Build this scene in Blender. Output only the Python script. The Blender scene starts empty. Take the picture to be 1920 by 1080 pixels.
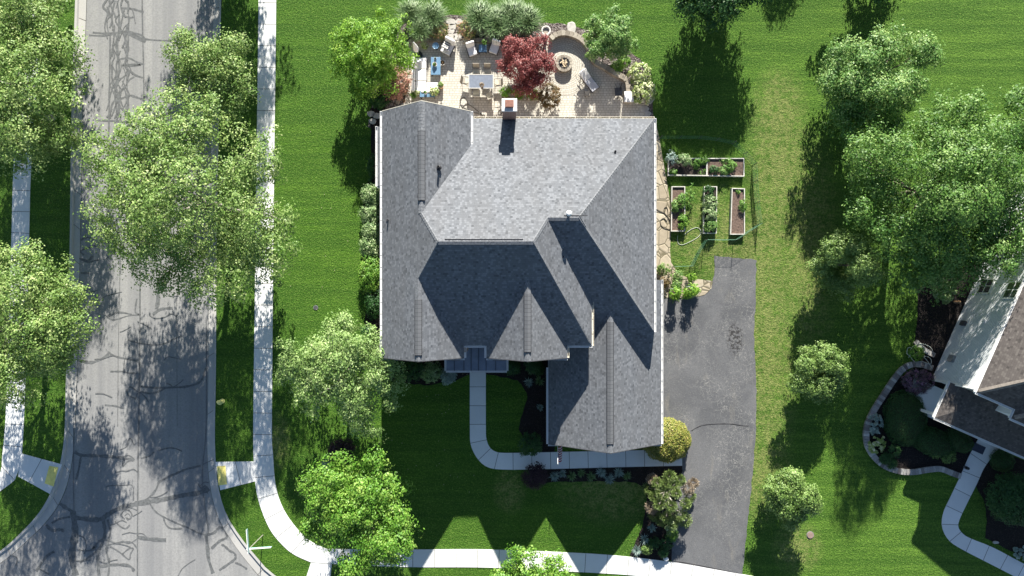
import bpy, math, random
import numpy as np
from mathutils import Vector, Matrix, noise as mnoise

# ---------------------------------------------------------------- camera, sky, sun, exposure
sc = bpy.context.scene
H = 51.2            # camera height in metres, straight down
S = 0.04            # metres on the ground per photo pixel (1920 wide)
cam_d = bpy.data.cameras.new('camera'); cam = bpy.data.objects.new('camera', cam_d)
sc.collection.objects.link(cam)
cam.location = (0, 0, H); cam.rotation_euler = (0, 0, 0)
cam_d.sensor_width = 36; cam_d.lens = 24.0
cam_d.clip_start = 0.5; cam_d.clip_end = 6000
sc.camera = cam

SUN = Vector((0.08, 1.0, 0.458)).normalized()
EL = math.asin(SUN.z); AZ = math.atan2(SUN.x, SUN.y)
world = bpy.data.worlds.new('World'); sc.world = world; world.use_nodes = True
nt = world.node_tree; nt.nodes.clear()
sky = nt.nodes.new('ShaderNodeTexSky'); sky.sky_type = 'NISHITA'; sky.sun_disc = False
sky.sun_elevation = EL; sky.sun_rotation = AZ; sky.air_density = 1.0; sky.dust_density = 0.4; sky.ozone_density = 2.0
bg = nt.nodes.new('ShaderNodeBackground'); bg.inputs[1].default_value = 0.051
wo = nt.nodes.new('ShaderNodeOutputWorld')
nt.links.new(sky.outputs[0], bg.inputs[0]); nt.links.new(bg.outputs[0], wo.inputs[0])
sun_d = bpy.data.lights.new('sun', 'SUN'); sun_d.energy = 5.0; sun_d.angle = math.radians(0.5)
sun_d.color = (1.0, 0.95, 0.87)
sun = bpy.data.objects.new('sun', sun_d); sc.collection.objects.link(sun)
sun.rotation_euler = SUN.to_track_quat('Z', 'Y').to_euler(); sun.location = (0, 0, 80)
sc.view_settings.view_transform = 'Standard'; sc.view_settings.look = 'None'
sc.view_settings.gamma = 1.0; sc.view_settings.use_curve_mapping = False
sc.view_settings.exposure = 1.5
sc.render.engine = 'CYCLES'
sc.cycles.max_bounces = 6; sc.cycles.transparent_max_bounces = 8

# ---------------------------------------------------------------- helpers
C = sc.collection
def W(px, py, z=0.0):
    f = (H - z) / H
    return Vector(((px - 960) * S * f, -(py - 540) * S * f, z))
def W2(px, py, z=0.0):
    v = W(px, py, z); return (v.x, v.y)

class MB:
    def __init__(s): s.v = []; s.f = []; s.m = []; s.uv = {}
    def add(s, vs, fs, mi=0, uvs=None):
        o = len(s.v); s.v += [tuple(v) for v in vs]
        for k, f in enumerate(fs):
            if uvs: s.uv[len(s.f)] = uvs[k]
            s.f.append(tuple(o + i for i in f)); s.m.append(mi)
        return s
    def box(s, c, d, rz=0, mi=0, tilt=None):
        x, y, z = d[0]/2, d[1]/2, d[2]/2
        m = Matrix.Translation(c) @ Matrix.Rotation(rz, 4, 'Z')
        if tilt: m = m @ Matrix.Rotation(tilt, 4, 'X')
        vs = [m @ Vector(p) for p in ((-x,-y,-z),(x,-y,-z),(x,y,-z),(-x,y,-z),(-x,-y,z),(x,-y,z),(x,y,z),(-x,y,z))]
        return s.add(vs, [(0,3,2,1),(4,5,6,7),(0,1,5,4),(1,2,6,5),(2,3,7,6),(3,0,4,7)], mi)
    def prism(s, poly, z0, z1, mi=0):
        n = len(poly)
        a = sum(poly[i][0]*poly[(i+1)%n][1]-poly[(i+1)%n][0]*poly[i][1] for i in range(n))
        if a < 0: poly = poly[::-1]
        vs = [(p[0],p[1],z0) for p in poly] + [(p[0],p[1],z1) for p in poly]
        return s.add(vs, [tuple(range(n))[::-1], tuple(range(n,2*n))] + [(i,(i+1)%n,n+(i+1)%n,n+i) for i in range(n)], mi)
    def flat(s, poly, z, mi=0):
        n = len(poly)
        a = sum(poly[i][0]*poly[(i+1)%n][1]-poly[(i+1)%n][0]*poly[i][1] for i in range(n))
        if a < 0: poly = poly[::-1]
        return s.add([(p[0],p[1],z) for p in poly], [tuple(range(n))], mi)
    def tube(s, pts, r, n=6, mi=0, cap=True):
        pts = [Vector(p) for p in pts]; k = len(pts)
        rr = r if isinstance(r, (list, tuple)) else [r]*k
        vs = []; fs = []
        for i, p in enumerate(pts):
            t = (pts[min(i+1,k-1)] - pts[max(i-1,0)])
            t = t.normalized() if t.length > 1e-9 else Vector((0,0,1))
            a = t.cross(Vector((0,0,1)))
            if a.length < 0.05: a = t.cross(Vector((1,0,0)))
            a.normalize(); b = t.cross(a)
            for j in range(n):
                q = 2*math.pi*j/n
                vs.append(p + (a*math.cos(q) + b*math.sin(q))*rr[i])
        for i in range(k-1):
            for j in range(n):
                fs.append((i*n+j, i*n+(j+1)%n, (i+1)*n+(j+1)%n, (i+1)*n+j))
        if cap: fs += [tuple(range(n))[::-1], tuple(range((k-1)*n, k*n))]
        return s.add(vs, fs, mi)
    def lathe(s, prof, c=(0,0,0), n=16, mi=0):
        vs = []; fs = []; k = len(prof)
        for r, z in prof:
            for j in range(n):
                q = 2*math.pi*j/n; vs.append((c[0]+r*math.cos(q), c[1]+r*math.sin(q), c[2]+z))
        for i in range(k-1):
            for j in range(n): fs.append((i*n+j, i*n+(j+1)%n, (i+1)*n+(j+1)%n, (i+1)*n+j))
        fs += [tuple(range(n))[::-1], tuple(range((k-1)*n, k*n))]
        return s.add(vs, fs, mi)
    def build(s, name, mat, parent=None, smooth=False, bevel=0):
        me = bpy.data.meshes.new(name); me.from_pydata(s.v, [], s.f)
        mats = mat if isinstance(mat, (list, tuple)) else [mat]
        for m in mats: me.materials.append(m)
        if len(mats) > 1: me.polygons.foreach_set('material_index', s.m)
        if s.uv:
            u = me.uv_layers.new(name='UVMap')
            for fi, uvs in s.uv.items():
                p = me.polygons[fi]
                for k, li in enumerate(p.loop_indices): u.data[li].uv = uvs[k]
        if smooth: me.polygons.foreach_set('use_smooth', [True]*len(me.polygons))
        me.update()
        o = bpy.data.objects.new(name, me); C.objects.link(o)
        if parent: o.parent = parent
        if bevel:
            b = o.modifiers.new('bevel', 'BEVEL'); b.width = bevel; b.segments = 2; b.limit_method = 'ANGLE'
        return o

def tag(o, label=None, cat=None, group=None, kind=None):
    if label: o['label'] = label
    if cat: o['category'] = cat
    if group: o['group'] = group
    if kind: o['kind'] = kind
    return o
def thing(name, label, cat, loc=(0,0,0), rz=0, group=None):
    o = bpy.data.objects.new(name, None); C.objects.link(o); o.empty_display_size = 0.3
    o.location = loc; o.rotation_euler = (0,0,rz)
    return tag(o, label, cat, group)
def struct(name, mb, mat, label=None, **k):
    return tag(mb.build(name, mat, **k), label, None, None, 'structure')
def copy_tree(o, loc, rz=0, label=None, parent=None, scale=None):
    c = o.copy(); C.objects.link(c)
    if parent: c.parent = parent
    else:
        c.location = loc; c.rotation_euler = (0,0,rz)
        if label: c['label'] = label
        if scale: c.scale = scale
    for ch in list(o.children): copy_tree(ch, None, parent=c)
    return c

def spline(pts, per=6, closed=False):
    out = []; n = len(pts)
    rng = range(n if closed else n-1)
    for i in rng:
        p0 = pts[(i-1)%n] if closed or i > 0 else pts[0]
        p1 = pts[i]; p2 = pts[(i+1)%n]
        p3 = pts[(i+2)%n] if closed or i+2 < n else pts[-1]
        for k in range(per):
            t = k/per
            out.append(tuple(0.5*((2*b)+(c-a)*t+(2*a-5*b+4*c-d)*t*t+(-a+3*b-3*c+d)*t**3) for a,b,c,d in zip(p0,p1,p2,p3)))
    if not closed: out.append(tuple(pts[-1]))
    return out
def resample(pts, n):
    d = [0]
    for a, b in zip(pts, pts[1:]): d.append(d[-1] + math.dist(a, b))
    out = []; j = 0
    for i in range(n+1):
        t = d[-1]*i/n
        while j < len(pts)-2 and d[j+1] < t: j += 1
        u = (t-d[j])/max(1e-9, d[j+1]-d[j])
        out.append(tuple(a+(b-a)*u for a, b in zip(pts[j], pts[j+1])))
    return out
def plen(pts): return sum(math.dist(a,b) for a,b in zip(pts, pts[1:]))
def P(pl, z=0): return [W2(x, y, z) for x, y in pl]
def ribbon(mb, pts, w, z, mi=0):
    """flat strip of width w along a 2-D polyline"""
    n = len(pts); vs = []
    for i, p in enumerate(pts):
        a = pts[max(i-1,0)]; b = pts[min(i+1,n-1)]
        dx, dy = b[0]-a[0], b[1]-a[1]; l = math.hypot(dx,dy) or 1
        ww = (w[i] if isinstance(w, list) else w)/2
        vs += [(p[0]-dy/l*ww, p[1]+dx/l*ww, z), (p[0]+dy/l*ww, p[1]-dx/l*ww, z)]
    mb.add(vs, [(2*i, 2*i+1, 2*i+3, 2*i+2) for i in range(n-1)], mi)
def wall_strip(mb, pts, w, z0, z1, mi=0):
    """solid low wall along a 2-D polyline"""
    n = len(pts); vs = []
    for i, p in enumerate(pts):
        a = pts[max(i-1,0)]; b = pts[min(i+1,n-1)]
        dx, dy = b[0]-a[0], b[1]-a[1]; l = math.hypot(dx,dy) or 1
        nx, ny = -dy/l*w/2, dx/l*w/2
        vs += [(p[0]+nx,p[1]+ny,z0),(p[0]-nx,p[1]-ny,z0),(p[0]-nx,p[1]-ny,z1),(p[0]+nx,p[1]+ny,z1)]
    fs = []
    for i in range(n-1):
        a, b = 4*i, 4*i+4
        for k in range(4): fs.append((a+k, a+(k+1)%4, b+(k+1)%4, b+k))
    fs += [(3,2,1,0), (4*n-4,4*n-3,4*n-2,4*n-1)]
    mb.add(vs, fs, mi)

# ---------------------------------------------------------------- materials
class NB:
    def __init__(s, name):
        s.m = bpy.data.materials.new(name); s.m.use_nodes = True; s.t = s.m.node_tree
        s.p = s.t.nodes['Principled BSDF']; s.out = s.t.nodes['Material Output']
    def n(s, ty, **k):
        x = s.t.nodes.new(ty)
        for a, b in k.items(): setattr(x, a, b)
        return x
    def l(s, a, b): s.t.links.new(a, b)
    def pos(s, scale=(1,1,1), obj=False, rot=0):
        if obj: o = s.n('ShaderNodeTexCoord').outputs['Object']
        else: o = s.n('ShaderNodeNewGeometry').outputs['Position']
        mp = s.n('ShaderNodeMapping'); mp.inputs['Scale'].default_value = scale
        mp.inputs['Rotation'].default_value = (0,0,rot)
        s.l(o, mp.inputs[0]); return mp.outputs[0]
    def noise(s, vec, scale, detail=3, rough=0.55, dist=0):
        x = s.n('ShaderNodeTexNoise'); x.inputs['Scale'].default_value = scale
        x.inputs['Detail'].default_value = detail; x.inputs['Roughness'].default_value = rough
        x.inputs['Distortion'].default_value = dist
        s.l(vec, x.inputs['Vector']); return x.outputs[0]
    def ramp(s, fac, stops):
        r = s.n('ShaderNodeValToRGB'); e = r.color_ramp.elements
        while len(e) < len(stops): e.new(0.5)
        for i, (p, c) in enumerate(stops):
            e[i].position = p; e[i].color = (c, c, c, 1) if isinstance(c, (int, float)) else (*c, 1)
        s.l(fac, r.inputs[0]); return r.outputs[0]
    def mix(s, fac, a, b, mode='MIX'):
        x = s.n('ShaderNodeMix', data_type='RGBA', blend_type=mode)
        for sock, v in ((x.inputs[0], fac), (x.inputs[6], a), (x.inputs[7], b)):
            if hasattr(v, 'is_output'): s.l(v, sock)
            elif isinstance(v, (int, float)): sock.default_value = v
            else: sock.default_value = (*v, 1)
        return x.outputs[2]
    def math(s, op, a, b=0):
        x = s.n('ShaderNodeMath', operation=op)
        for sock, v in ((x.inputs[0], a), (x.inputs[1], b)):
            if hasattr(v, 'is_output'): s.l(v, sock)
            else: sock.default_value = v
        return x.outputs[0]
    def bump(s, h, strength=0.5, dist=0.02):
        b = s.n('ShaderNodeBump'); b.inputs['Strength'].default_value = strength; b.inputs['Distance'].default_value = dist
        s.l(h, b.inputs['Height']); s.l(b.outputs[0], s.p.inputs['Normal'])
    def done(s, col, rough=0.8, metal=0, spec=None):
        i = s.p.inputs
        if hasattr(col, 'is_output'): s.l(col, i['Base Color'])
        else: i['Base Color'].default_value = (*col, 1)
        i['Roughness'].default_value = rough; i['Metallic'].default_value = metal
        if spec is not None: i['Specular IOR Level'].default_value = spec
        return s.m

def mat_plain(name, col, rough=0.6, metal=0, var=0.15, scale=6, spec=0.4):
    b = NB(name); v = b.pos(obj=True)
    n = b.noise(v, scale, 4)
    lo = tuple(c*(1-var) for c in col); hi = tuple(min(1, c*(1+var)) for c in col)
    return b.done(b.ramp(n, [(0.3, lo), (0.7, hi)]), rough, metal, spec)

def spots(b, vec, lst):
    """worn patches with a place of their own: lst of (x, y, rx, ry)"""
    tot = None
    for x, y, rx, ry in lst:
        mp = b.n('ShaderNodeMapping'); mp.inputs['Location'].default_value = (-x/rx, -y/ry, 0)
        mp.inputs['Scale'].default_value = (1/rx, 1/ry, 0); b.l(vec, mp.inputs[0])
        g = b.n('ShaderNodeTexGradient', gradient_type='SPHERICAL'); b.l(mp.outputs[0], g.inputs[0])
        tot = g.outputs[1] if tot is None else b.math('MAXIMUM', tot, g.outputs[1])
    return tot

def mat_lawn():
    b = NB('lawn_grass'); v = b.pos()
    big = b.noise(v, 0.09, 3); mid = b.noise(v, 0.9, 4, 0.6)
    st = b.noise(b.pos((0.10, 1.5, 1), rot=0.06), 1.0, 3, 0.6)          # long mowing streaks
    st2 = b.noise(b.pos((0.6, 6.0, 1), rot=-0.05), 1.0, 2, 0.6)
    fine = b.noise(v, 6, 4, 0.75); vfine = b.noise(v, 9.5, 3, 0.8)
    base = b.mix(b.ramp(big, [(0.35, 0), (0.65, 1)]), (0.052, 0.146, 0.008), (0.096, 0.215, 0.013))
    sx = b.n('ShaderNodeSeparateXYZ'); b.l(v, sx.inputs[0])
    east_ = b.ramp(b.math('ADD', b.math('MULTIPLY', sx.outputs[0], 0.02), b.math('MULTIPLY', big, 0.3)), [(0.42, 0), (0.56, 0.75)])
    base = b.mix(east_, base, (0.152, 0.285, 0.034))
    c = b.mix(b.ramp(mid, [(0.35, 0), (0.7, 0.6)]), base, (0.135, 0.255, 0.030))
    c = b.mix(b.ramp(st, [(0.40, 0.75), (0.60, 0)]), c, (0.034, 0.102, 0.007))
    c = b.mix(b.ramp(st2, [(0.40, 0.32), (0.58, 0)]), c, (0.028, 0.088, 0.006))
    # dry, thin turf between the drives and round the vegetable beds
    x1 = (1440-960)*S
    dry = spots(b, v, [(x1, -3.5, 2.6, 15), (x1-1, 3.0, 4.5, 5), (11.9+4, 4.0, 6, 4.5), (22, 3, 3, 10), ((1460-960)*S, 9, 3, 7),
                       ((955-960)*S, -(920-540)*S, 1.4, 2.0), ((1150-960)*S, -14.6, 5, 3.5), ((1430-960)*S, -13.5, 2.6, 5),
                       ((520-960)*S, -11.5, 1.2, 2.5), ((1495-960)*S, -19.5, 2.2, 2.2), (20, 13, 2.5, 4)])
    dry = b.math('MULTIPLY', dry, b.ramp(b.noise(v, 1.9, 6, 0.75), [(0.40, 0.1), (0.62, 1.9)]))
    dry = b.math('MULTIPLY', dry, b.ramp(b.noise(v, 5, 4, 0.75), [(0.35, 0.3), (0.6, 1.3)]))
    dry = b.math('MINIMUM', dry, 0.72)
    c = b.mix(dry, c, (0.36, 0.34, 0.13))
    c = b.mix(b.ramp(fine, [(0.35, 0.65), (0.6, 0)]), c, (0.025, 0.080, 0.006))
    c = b.mix(b.ramp(vfine, [(0.50, 0), (0.64, 0.75)]), c, (0.20, 0.31, 0.06))
    c = b.mix(b.ramp(b.noise(b.pos((1,1,1), rot=.7), 8, 3, 0.8), [(0.36, 0.7), (0.5, 0)]), c, (0.020, 0.068, 0.005))
    c = b.mix(b.ramp(b.noise(b.pos((2.5, 7, 1), rot=0.1), 1.0, 4, 0.75), [(0.35, 0.5), (0.55, 0)]), c, (0.027, 0.085, 0.006))
    h = b.math('ADD', b.math('MULTIPLY', fine, 0.6), vfine)
    b.bump(h, 1.0, 0.12)
    return b.done(c, 0.85, 0, 0.2)
def mat_asphalt():
    b = NB('weathered_asphalt'); v = b.pos()
    lanes = b.noise(b.pos((0.9, 0.012, 1)), 1.0, 3, 0.6)
    c = b.mix(b.ramp(lanes, [(0.35, 0), (0.65, 1)]), (0.205, 0.208, 0.208), (0.330, 0.328, 0.312))
    c = b.mix(b.ramp(b.noise(v, 0.5, 4), [(0.35, 0.35), (0.65, 0)]), c, (0.23, 0.23, 0.23))
    c = b.mix(b.ramp(b.noise(v, 7, 4, 0.8), [(0.38, 0.45), (0.56, 0)]), c, (0.16, 0.16, 0.16))
    c = b.mix(b.ramp(b.noise(v, 25, 2, 0.8), [(0.6, 0), (0.75, 0.5)]), c, (0.42, 0.40, 0.36))
    b.bump(b.noise(v, 60, 2), 0.3, 0.01)
    return b.done(c, 0.9, 0, 0.25)
def mat_drive():
    b = NB('old_driveway_asphalt'); v = b.pos()
    c = b.mix(b.ramp(b.noise(v, 0.28, 4, 0.6, 0.6), [(0.38, 0), (0.62, 1)]), (0.090, 0.093, 0.098), (0.135, 0.137, 0.140))
    c = b.mix(b.ramp(b.noise(b.pos((1.2, 0.35, 1)), 0.8, 5, 0.6, 0.4), [(0.58, 0), (0.74, 0.65)]), c, (0.21, 0.195, 0.165))
    c = b.mix(b.ramp(b.noise(v, 16, 3, 0.8), [(0.35, 0.5), (0.52, 0)]), c, (0.055, 0.055, 0.058))
    c = b.mix(b.ramp(b.noise(v, 11, 4, 0.85), [(0.58, 0), (0.68, 0.7)]), c, (0.28, 0.27, 0.24))
    vo = b.n('ShaderNodeTexVoronoi', feature='DISTANCE_TO_EDGE'); vo.inputs['Scale'].default_value = 2.6
    dv = b.n('ShaderNodeVectorMath', operation='ADD'); nz = b.n('ShaderNodeTexNoise'); nz.inputs['Scale'].default_value = 2.2
    b.l(v, nz.inputs['Vector']); b.l(v, dv.inputs[0]); b.l(nz.outputs[1], dv.inputs[1]); b.l(dv.outputs[0], vo.inputs['Vector'])
    line = b.ramp(vo.outputs[0], [(0.0, 1), (0.045, 0)])
    sep = b.n('ShaderNodeSeparateXYZ'); b.l(v, sep.inputs[0])
    zone = b.ramp(b.math('ADD', b.math('MULTIPLY', sep.outputs[0], 0.09), b.math('MULTIPLY', sep.outputs[1], -0.035)), [(0.0, 0), (1.0, 1)])
    zone = b.ramp(b.math('ADD', zone, b.math('MULTIPLY', b.noise(v, 0.4), 0.3)), [(0.92, 0), (1.0, 0.8)])
    zn = b.math('MULTIPLY', b.ramp(b.noise(v, 0.33, 3), [(0.42, 0), (0.62, 1)]), b.math('MULTIPLY', line, 0.75))
    c = b.mix(b.math('MINIMUM', zn, 0.6), c, (0.30, 0.295, 0.27))
    # oil stain
    oil = spots(b, v, [((1378-960)*S, -(636-540)*S, 0.7, 1.4)])
    oil = b.math('MULTIPLY', oil, b.ramp(b.noise(v, 5, 4, 0.8), [(0.48, 0), (0.56, 3)]))
    c = b.mix(b.math('MINIMUM', oil, 0.85), c, (0.02, 0.018, 0.018))
    b.bump(b.noise(v, 40, 2), 0.4, 0.01)
    return b.done(c, 0.85, 0, 0.3)
def mat_concrete(name='pale_concrete', col=(0.76, 0.765, 0.745)):
    b = NB(name); v = b.pos()
    at = b.n('ShaderNodeAttribute', attribute_name='tone')
    c = b.mix(b.ramp(b.noise(v, 0.8, 4), [(0.35, 0.30), (0.65, 0)]), col, tuple(x*0.78 for x in col))
    c = b.mix(b.ramp(b.noise(v, 12, 4, 0.8), [(0.55, 0), (0.75, 0.35)]), c, tuple(x*0.6 for x in col))
    c = b.mix(b.math('MULTIPLY', at.outputs['Fac'], 0.35), c, tuple(x*0.7 for x in col))
    b.bump(b.noise(v, 50, 2), 0.15, 0.01)
    return b.done(c, 0.85, 0, 0.25)
def mat_mulch():
    b = NB('dark_mulch'); v = b.pos()
    vo = b.n('ShaderNodeTexVoronoi'); vo.inputs['Scale'].default_value = 14; b.l(v, vo.inputs['Vector'])
    c = b.ramp(vo.outputs[0], [(0.0, (0.030, 0.024, 0.021)), (0.5, (0.013, 0.011, 0.011)), (1.0, (0.055, 0.045, 0.038))])
    b.bump(vo.outputs[0], 1.0, 0.05)
    return b.done(c, 0.95, 0, 0.2)
def mat_gravelbed():
    b = NB('grey_brown_mulch'); v = b.pos()
    vo = b.n('ShaderNodeTexVoronoi'); vo.inputs['Scale'].default_value = 11; b.l(v, vo.inputs['Vector'])
    c = b.ramp(vo.outputs['Color'], [(0.2, (0.07, 0.055, 0.05)), (0.6, (0.14, 0.12, 0.11)), (0.9, (0.30, 0.27, 0.25))])
    b.bump(vo.outputs[0], 1.0, 0.05)
    return b.done(c, 0.95, 0, 0.2)
def mat_shingle(name, cols, course=0.135, tab=0.155):
    """laminated tabs: every tab of every course gets a shade of its own"""
    b = NB(name); uv = b.n('ShaderNodeUVMap'); uv.uv_map = 'UVMap'
    sp = b.n('ShaderNodeSeparateXYZ'); b.l(uv.outputs[0], sp.inputs[0])
    vv = b.math('DIVIDE', sp.outputs[1], course); row = b.math('FLOOR', vv)
    wr = b.n('ShaderNodeTexWhiteNoise', noise_dimensions='1D'); b.l(row, wr.inputs['W'])
    uu = b.math('ADD', b.math('DIVIDE', sp.outputs[0], tab), b.math('MULTIPLY', wr.outputs[0], 7.0)); cell = b.math('FLOOR', uu)
    cb = b.n('ShaderNodeCombineXYZ'); b.l(cell, cb.inputs[0]); b.l(row, cb.inputs[1])
    wn = b.n('ShaderNodeTexWhiteNoise', noise_dimensions='2D'); b.l(cb.outputs[0], wn.inputs['Vector'])
    c = b.ramp(wn.outputs[0], [(0.0, cols[0]), (0.16, cols[1]), (0.62, cols[1]), (0.80, cols[2]), (1.0, cols[2])])
    fu = b.math('FRACT', uu); fv = b.math('FRACT', vv)
    gap = b.math('MAXIMUM', b.ramp(fu, [(0.0, .8), (0.09, 0)]), b.ramp(fv, [(0.0, 1), (0.14, 0)]))
    c = b.mix(b.math('MULTIPLY', gap, 0.55), c, tuple(x*0.45 for x in cols[0]))
    v = b.pos()
    c = b.mix(b.ramp(b.noise(b.pos((1.6,.35,1)), 0.5, 4), [(0.40, 0.22), (0.62, 0)]), c, cols[3])
    c = b.mix(b.ramp(b.noise(v, 30, 2, 0.8), [(0.5, 0), (0.7, 0.25)]), c, tuple(x*1.5 for x in cols[1]))
    b.bump(gap, -0.5, 0.02)
    return b.done(c, 0.92, 0, 0.15)
def mat_paver(name, c1, c2, mortar, w=0.24, h=0.18, use_uv=False, rot=0.0):
    b = NB(name)
    if use_uv: vv = b.n('ShaderNodeUVMap').outputs[0]
    else: vv = b.pos(rot=rot)
    k = b.n('ShaderNodeTexBrick'); k.inputs['Scale'].default_value = 1; k.inputs['Brick Width'].default_value = w
    k.inputs['Row Height'].default_value = h; k.inputs['Mortar Size'].default_value = 0.014; k.offset = 0.5
    k.squash = 1.5; k.squash_frequency = 3
    k.inputs['Color1'].default_value = (*c1,1); k.inputs['Color2'].default_value = (*c2,1); k.inputs['Mortar'].default_value = (*mortar,1)
    b.l(vv, k.inputs[0])
    v = b.pos()
    c = b.mix(b.ramp(b.noise(v, 0.7, 4), [(0.35, 0.35), (0.65, 0)]), k.outputs[0], tuple(x*0.7 for x in c1))
    b.bump(k.outputs[1], -0.5, 0.02)
    return b.done(c, 0.85, 0, 0.25)
def mat_flag():
    b = NB('cream_flagstone'); v = b.pos()
    vo = b.n('ShaderNodeTexVoronoi', feature='DISTANCE_TO_EDGE'); vo.inputs['Scale'].default_value = 1.35; b.l(v, vo.inputs['Vector'])
    vc = b.n('ShaderNodeTexVoronoi'); vc.inputs['Scale'].default_value = 1.35; b.l(v, vc.inputs['Vector'])
    sp = b.n('ShaderNodeSeparateColor'); b.l(vc.outputs['Color'], sp.inputs[0])
    c = b.ramp(sp.outputs[0], [(0, (0.34,0.29,0.21)), (0.5, (0.43,0.37,0.27)), (1, (0.52,0.47,0.36))])
    c = b.mix(b.ramp(b.noise(v, 4, 4), [(0.4, 0.4), (0.65, 0)]), c, (0.26,0.22,0.16))
    c = b.mix(b.ramp(vo.outputs[0], [(0.018, 1), (0.035, 0)]), c, (0.16,0.14,0.09))
    b.bump(b.ramp(vo.outputs[0], [(0.02, 0), (0.07, 1)]), 0.6, 0.03)
    return b.done(c, 0.85, 0, 0.2)
def mat_brick(name, c1, c2, mortar, w=0.22, h=0.075):
    b = NB(name); tc = b.n('ShaderNodeTexCoord'); sp = b.n('ShaderNodeSeparateXYZ'); b.l(tc.outputs['Object'], sp.inputs[0])
    cb = b.n('ShaderNodeCombineXYZ'); b.l(b.math('ADD', sp.outputs[0], sp.outputs[1]), cb.inputs[0]); b.l(sp.outputs[2], cb.inputs[1])
    k = b.n('ShaderNodeTexBrick'); k.inputs['Scale'].default_value = 1; k.inputs['Brick Width'].default_value = w
    k.inputs['Row Height'].default_value = h; k.inputs['Mortar Size'].default_value = 0.01
    k.inputs['Color1'].default_value = (*c1,1); k.inputs['Color2'].default_value = (*c2,1); k.inputs['Mortar'].default_value = (*mortar,1)
    b.l(cb.outputs[0], k.inputs[0]); b.bump(k.outputs[1], -0.4, 0.01)
    return b.done(k.outputs[0], 0.85)
def mat_leaf(name, dark, mid, light, trans=0.25, rough=0.5, spec=0.35):
    b = NB(name); at = b.n('ShaderNodeAttribute', attribute_name='tone')
    c = b.ramp(at.outputs['Fac'], [(0.0, dark), (0.5, mid), (1.0, light)])
    b.done(c, rough, 0, spec)
    tr = b.n('ShaderNodeBsdfTranslucent'); b.l(b.mix(0.5, c, light), tr.inputs[0])
    mx = b.n('ShaderNodeMixShader'); mx.inputs[0].default_value = trans
    b.l(b.p.outputs[0], mx.inputs[1]); b.l(tr.outputs[0], mx.inputs[2]); b.l(mx.outputs[0], b.out.inputs[0])
    return b.m
def mat_tone(name, stops, rough=0.85):
    b = NB(name); at = b.n('ShaderNodeAttribute', attribute_name='tone')
    c = b.ramp(at.outputs['Fac'], stops)
    c = b.mix(b.ramp(b.noise(b.pos(), 14, 3, 0.7), [(0.4, 0.35), (0.6, 0)]), c, tuple(x*0.6 for x in stops[0][1]))
    b.bump(b.noise(b.pos(), 25, 3), 0.4, 0.02)
    return b.done(c, rough, 0, 0.25)
def mat_glass(name='window_glass', col=(0.03,0.04,0.05)):
    b = NB(name); return b.done(col, 0.08, 0, 0.8)

LAWN = mat_lawn(); ASPH = mat_asphalt(); DRIVE = mat_drive(); CONC = mat_concrete(); MULCH = mat_mulch(); GBED = mat_gravelbed()
CURB = mat_concrete('kerb_concrete', (0.46, 0.45, 0.42))
TAR = mat_plain('crack_sealant', (0.115, 0.120, 0.120), 0.75, var=0.3)
JOINT = mat_plain('joint_dirt', (0.13, 0.12, 0.10), 0.9)
SHING = mat_shingle('grey_shingle', [(0.080, 0.086, 0.095), (0.134, 0.142, 0.154), (0.180, 0.190, 0.205), (0.102, 0.098, 0.094)])
SHCAP = mat_plain('grey_cap_shingle', (0.165, 0.172, 0.182), 0.9, var=0.35, scale=8)
SHBR = mat_shingle('brown_shingle', [(0.052, 0.047, 0.044), (0.090, 0.080, 0.074), (0.122, 0.110, 0.10), (0.06, 0.054, 0.05)])
SHBRC = mat_plain('brown_cap_shingle', (0.20, 0.175, 0.15), 0.9, var=0.25, scale=8)
WHITE = mat_plain('white_aluminium', (0.74, 0.74, 0.72), 0.4, var=0.05)
CREAM = mat_plain('cream_aluminium', (0.66, 0.61, 0.50), 0.45, var=0.05)
SIDING = mat_plain('pale_siding', (0.68, 0.71, 0.73), 0.6, var=0.04, scale=3)
BRICKR = mat_brick('red_brick', (0.17, 0.075, 0.055), (0.24, 0.12, 0.09), (0.35, 0.32, 0.28))
BRICKT = mat_brick('tan_brick', (0.26, 0.19, 0.14), (0.36, 0.27, 0.20), (0.42, 0.38, 0.33))
BLACK = mat_plain('black_metal', (0.02, 0.02, 0.022), 0.5)
DGREY = mat_plain('dark_grey_metal', (0.07, 0.07, 0.075), 0.5)
GREY = mat_plain('grey_metal', (0.30, 0.31, 0.33), 0.4, 0.4)
GLASS = mat_glass()
METROOF = mat_plain('slate_blue_metal_roof', (0.20, 0.23, 0.28), 0.45, 0.2, var=0.15, scale=2)
BARK = mat_plain('tree_bark', (0.16, 0.135, 0.11), 0.9, var=0.35, scale=9)
BARKL = mat_plain('pale_bark', (0.34, 0.31, 0.27), 0.9, var=0.25, scale=9)

def set_tone(o, vals):
    me = o.data; a = me.attributes.new('tone', 'FLOAT', 'FACE')
    a.data.foreach_set('value', np.asarray(vals, dtype=np.float32)); return o

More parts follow.
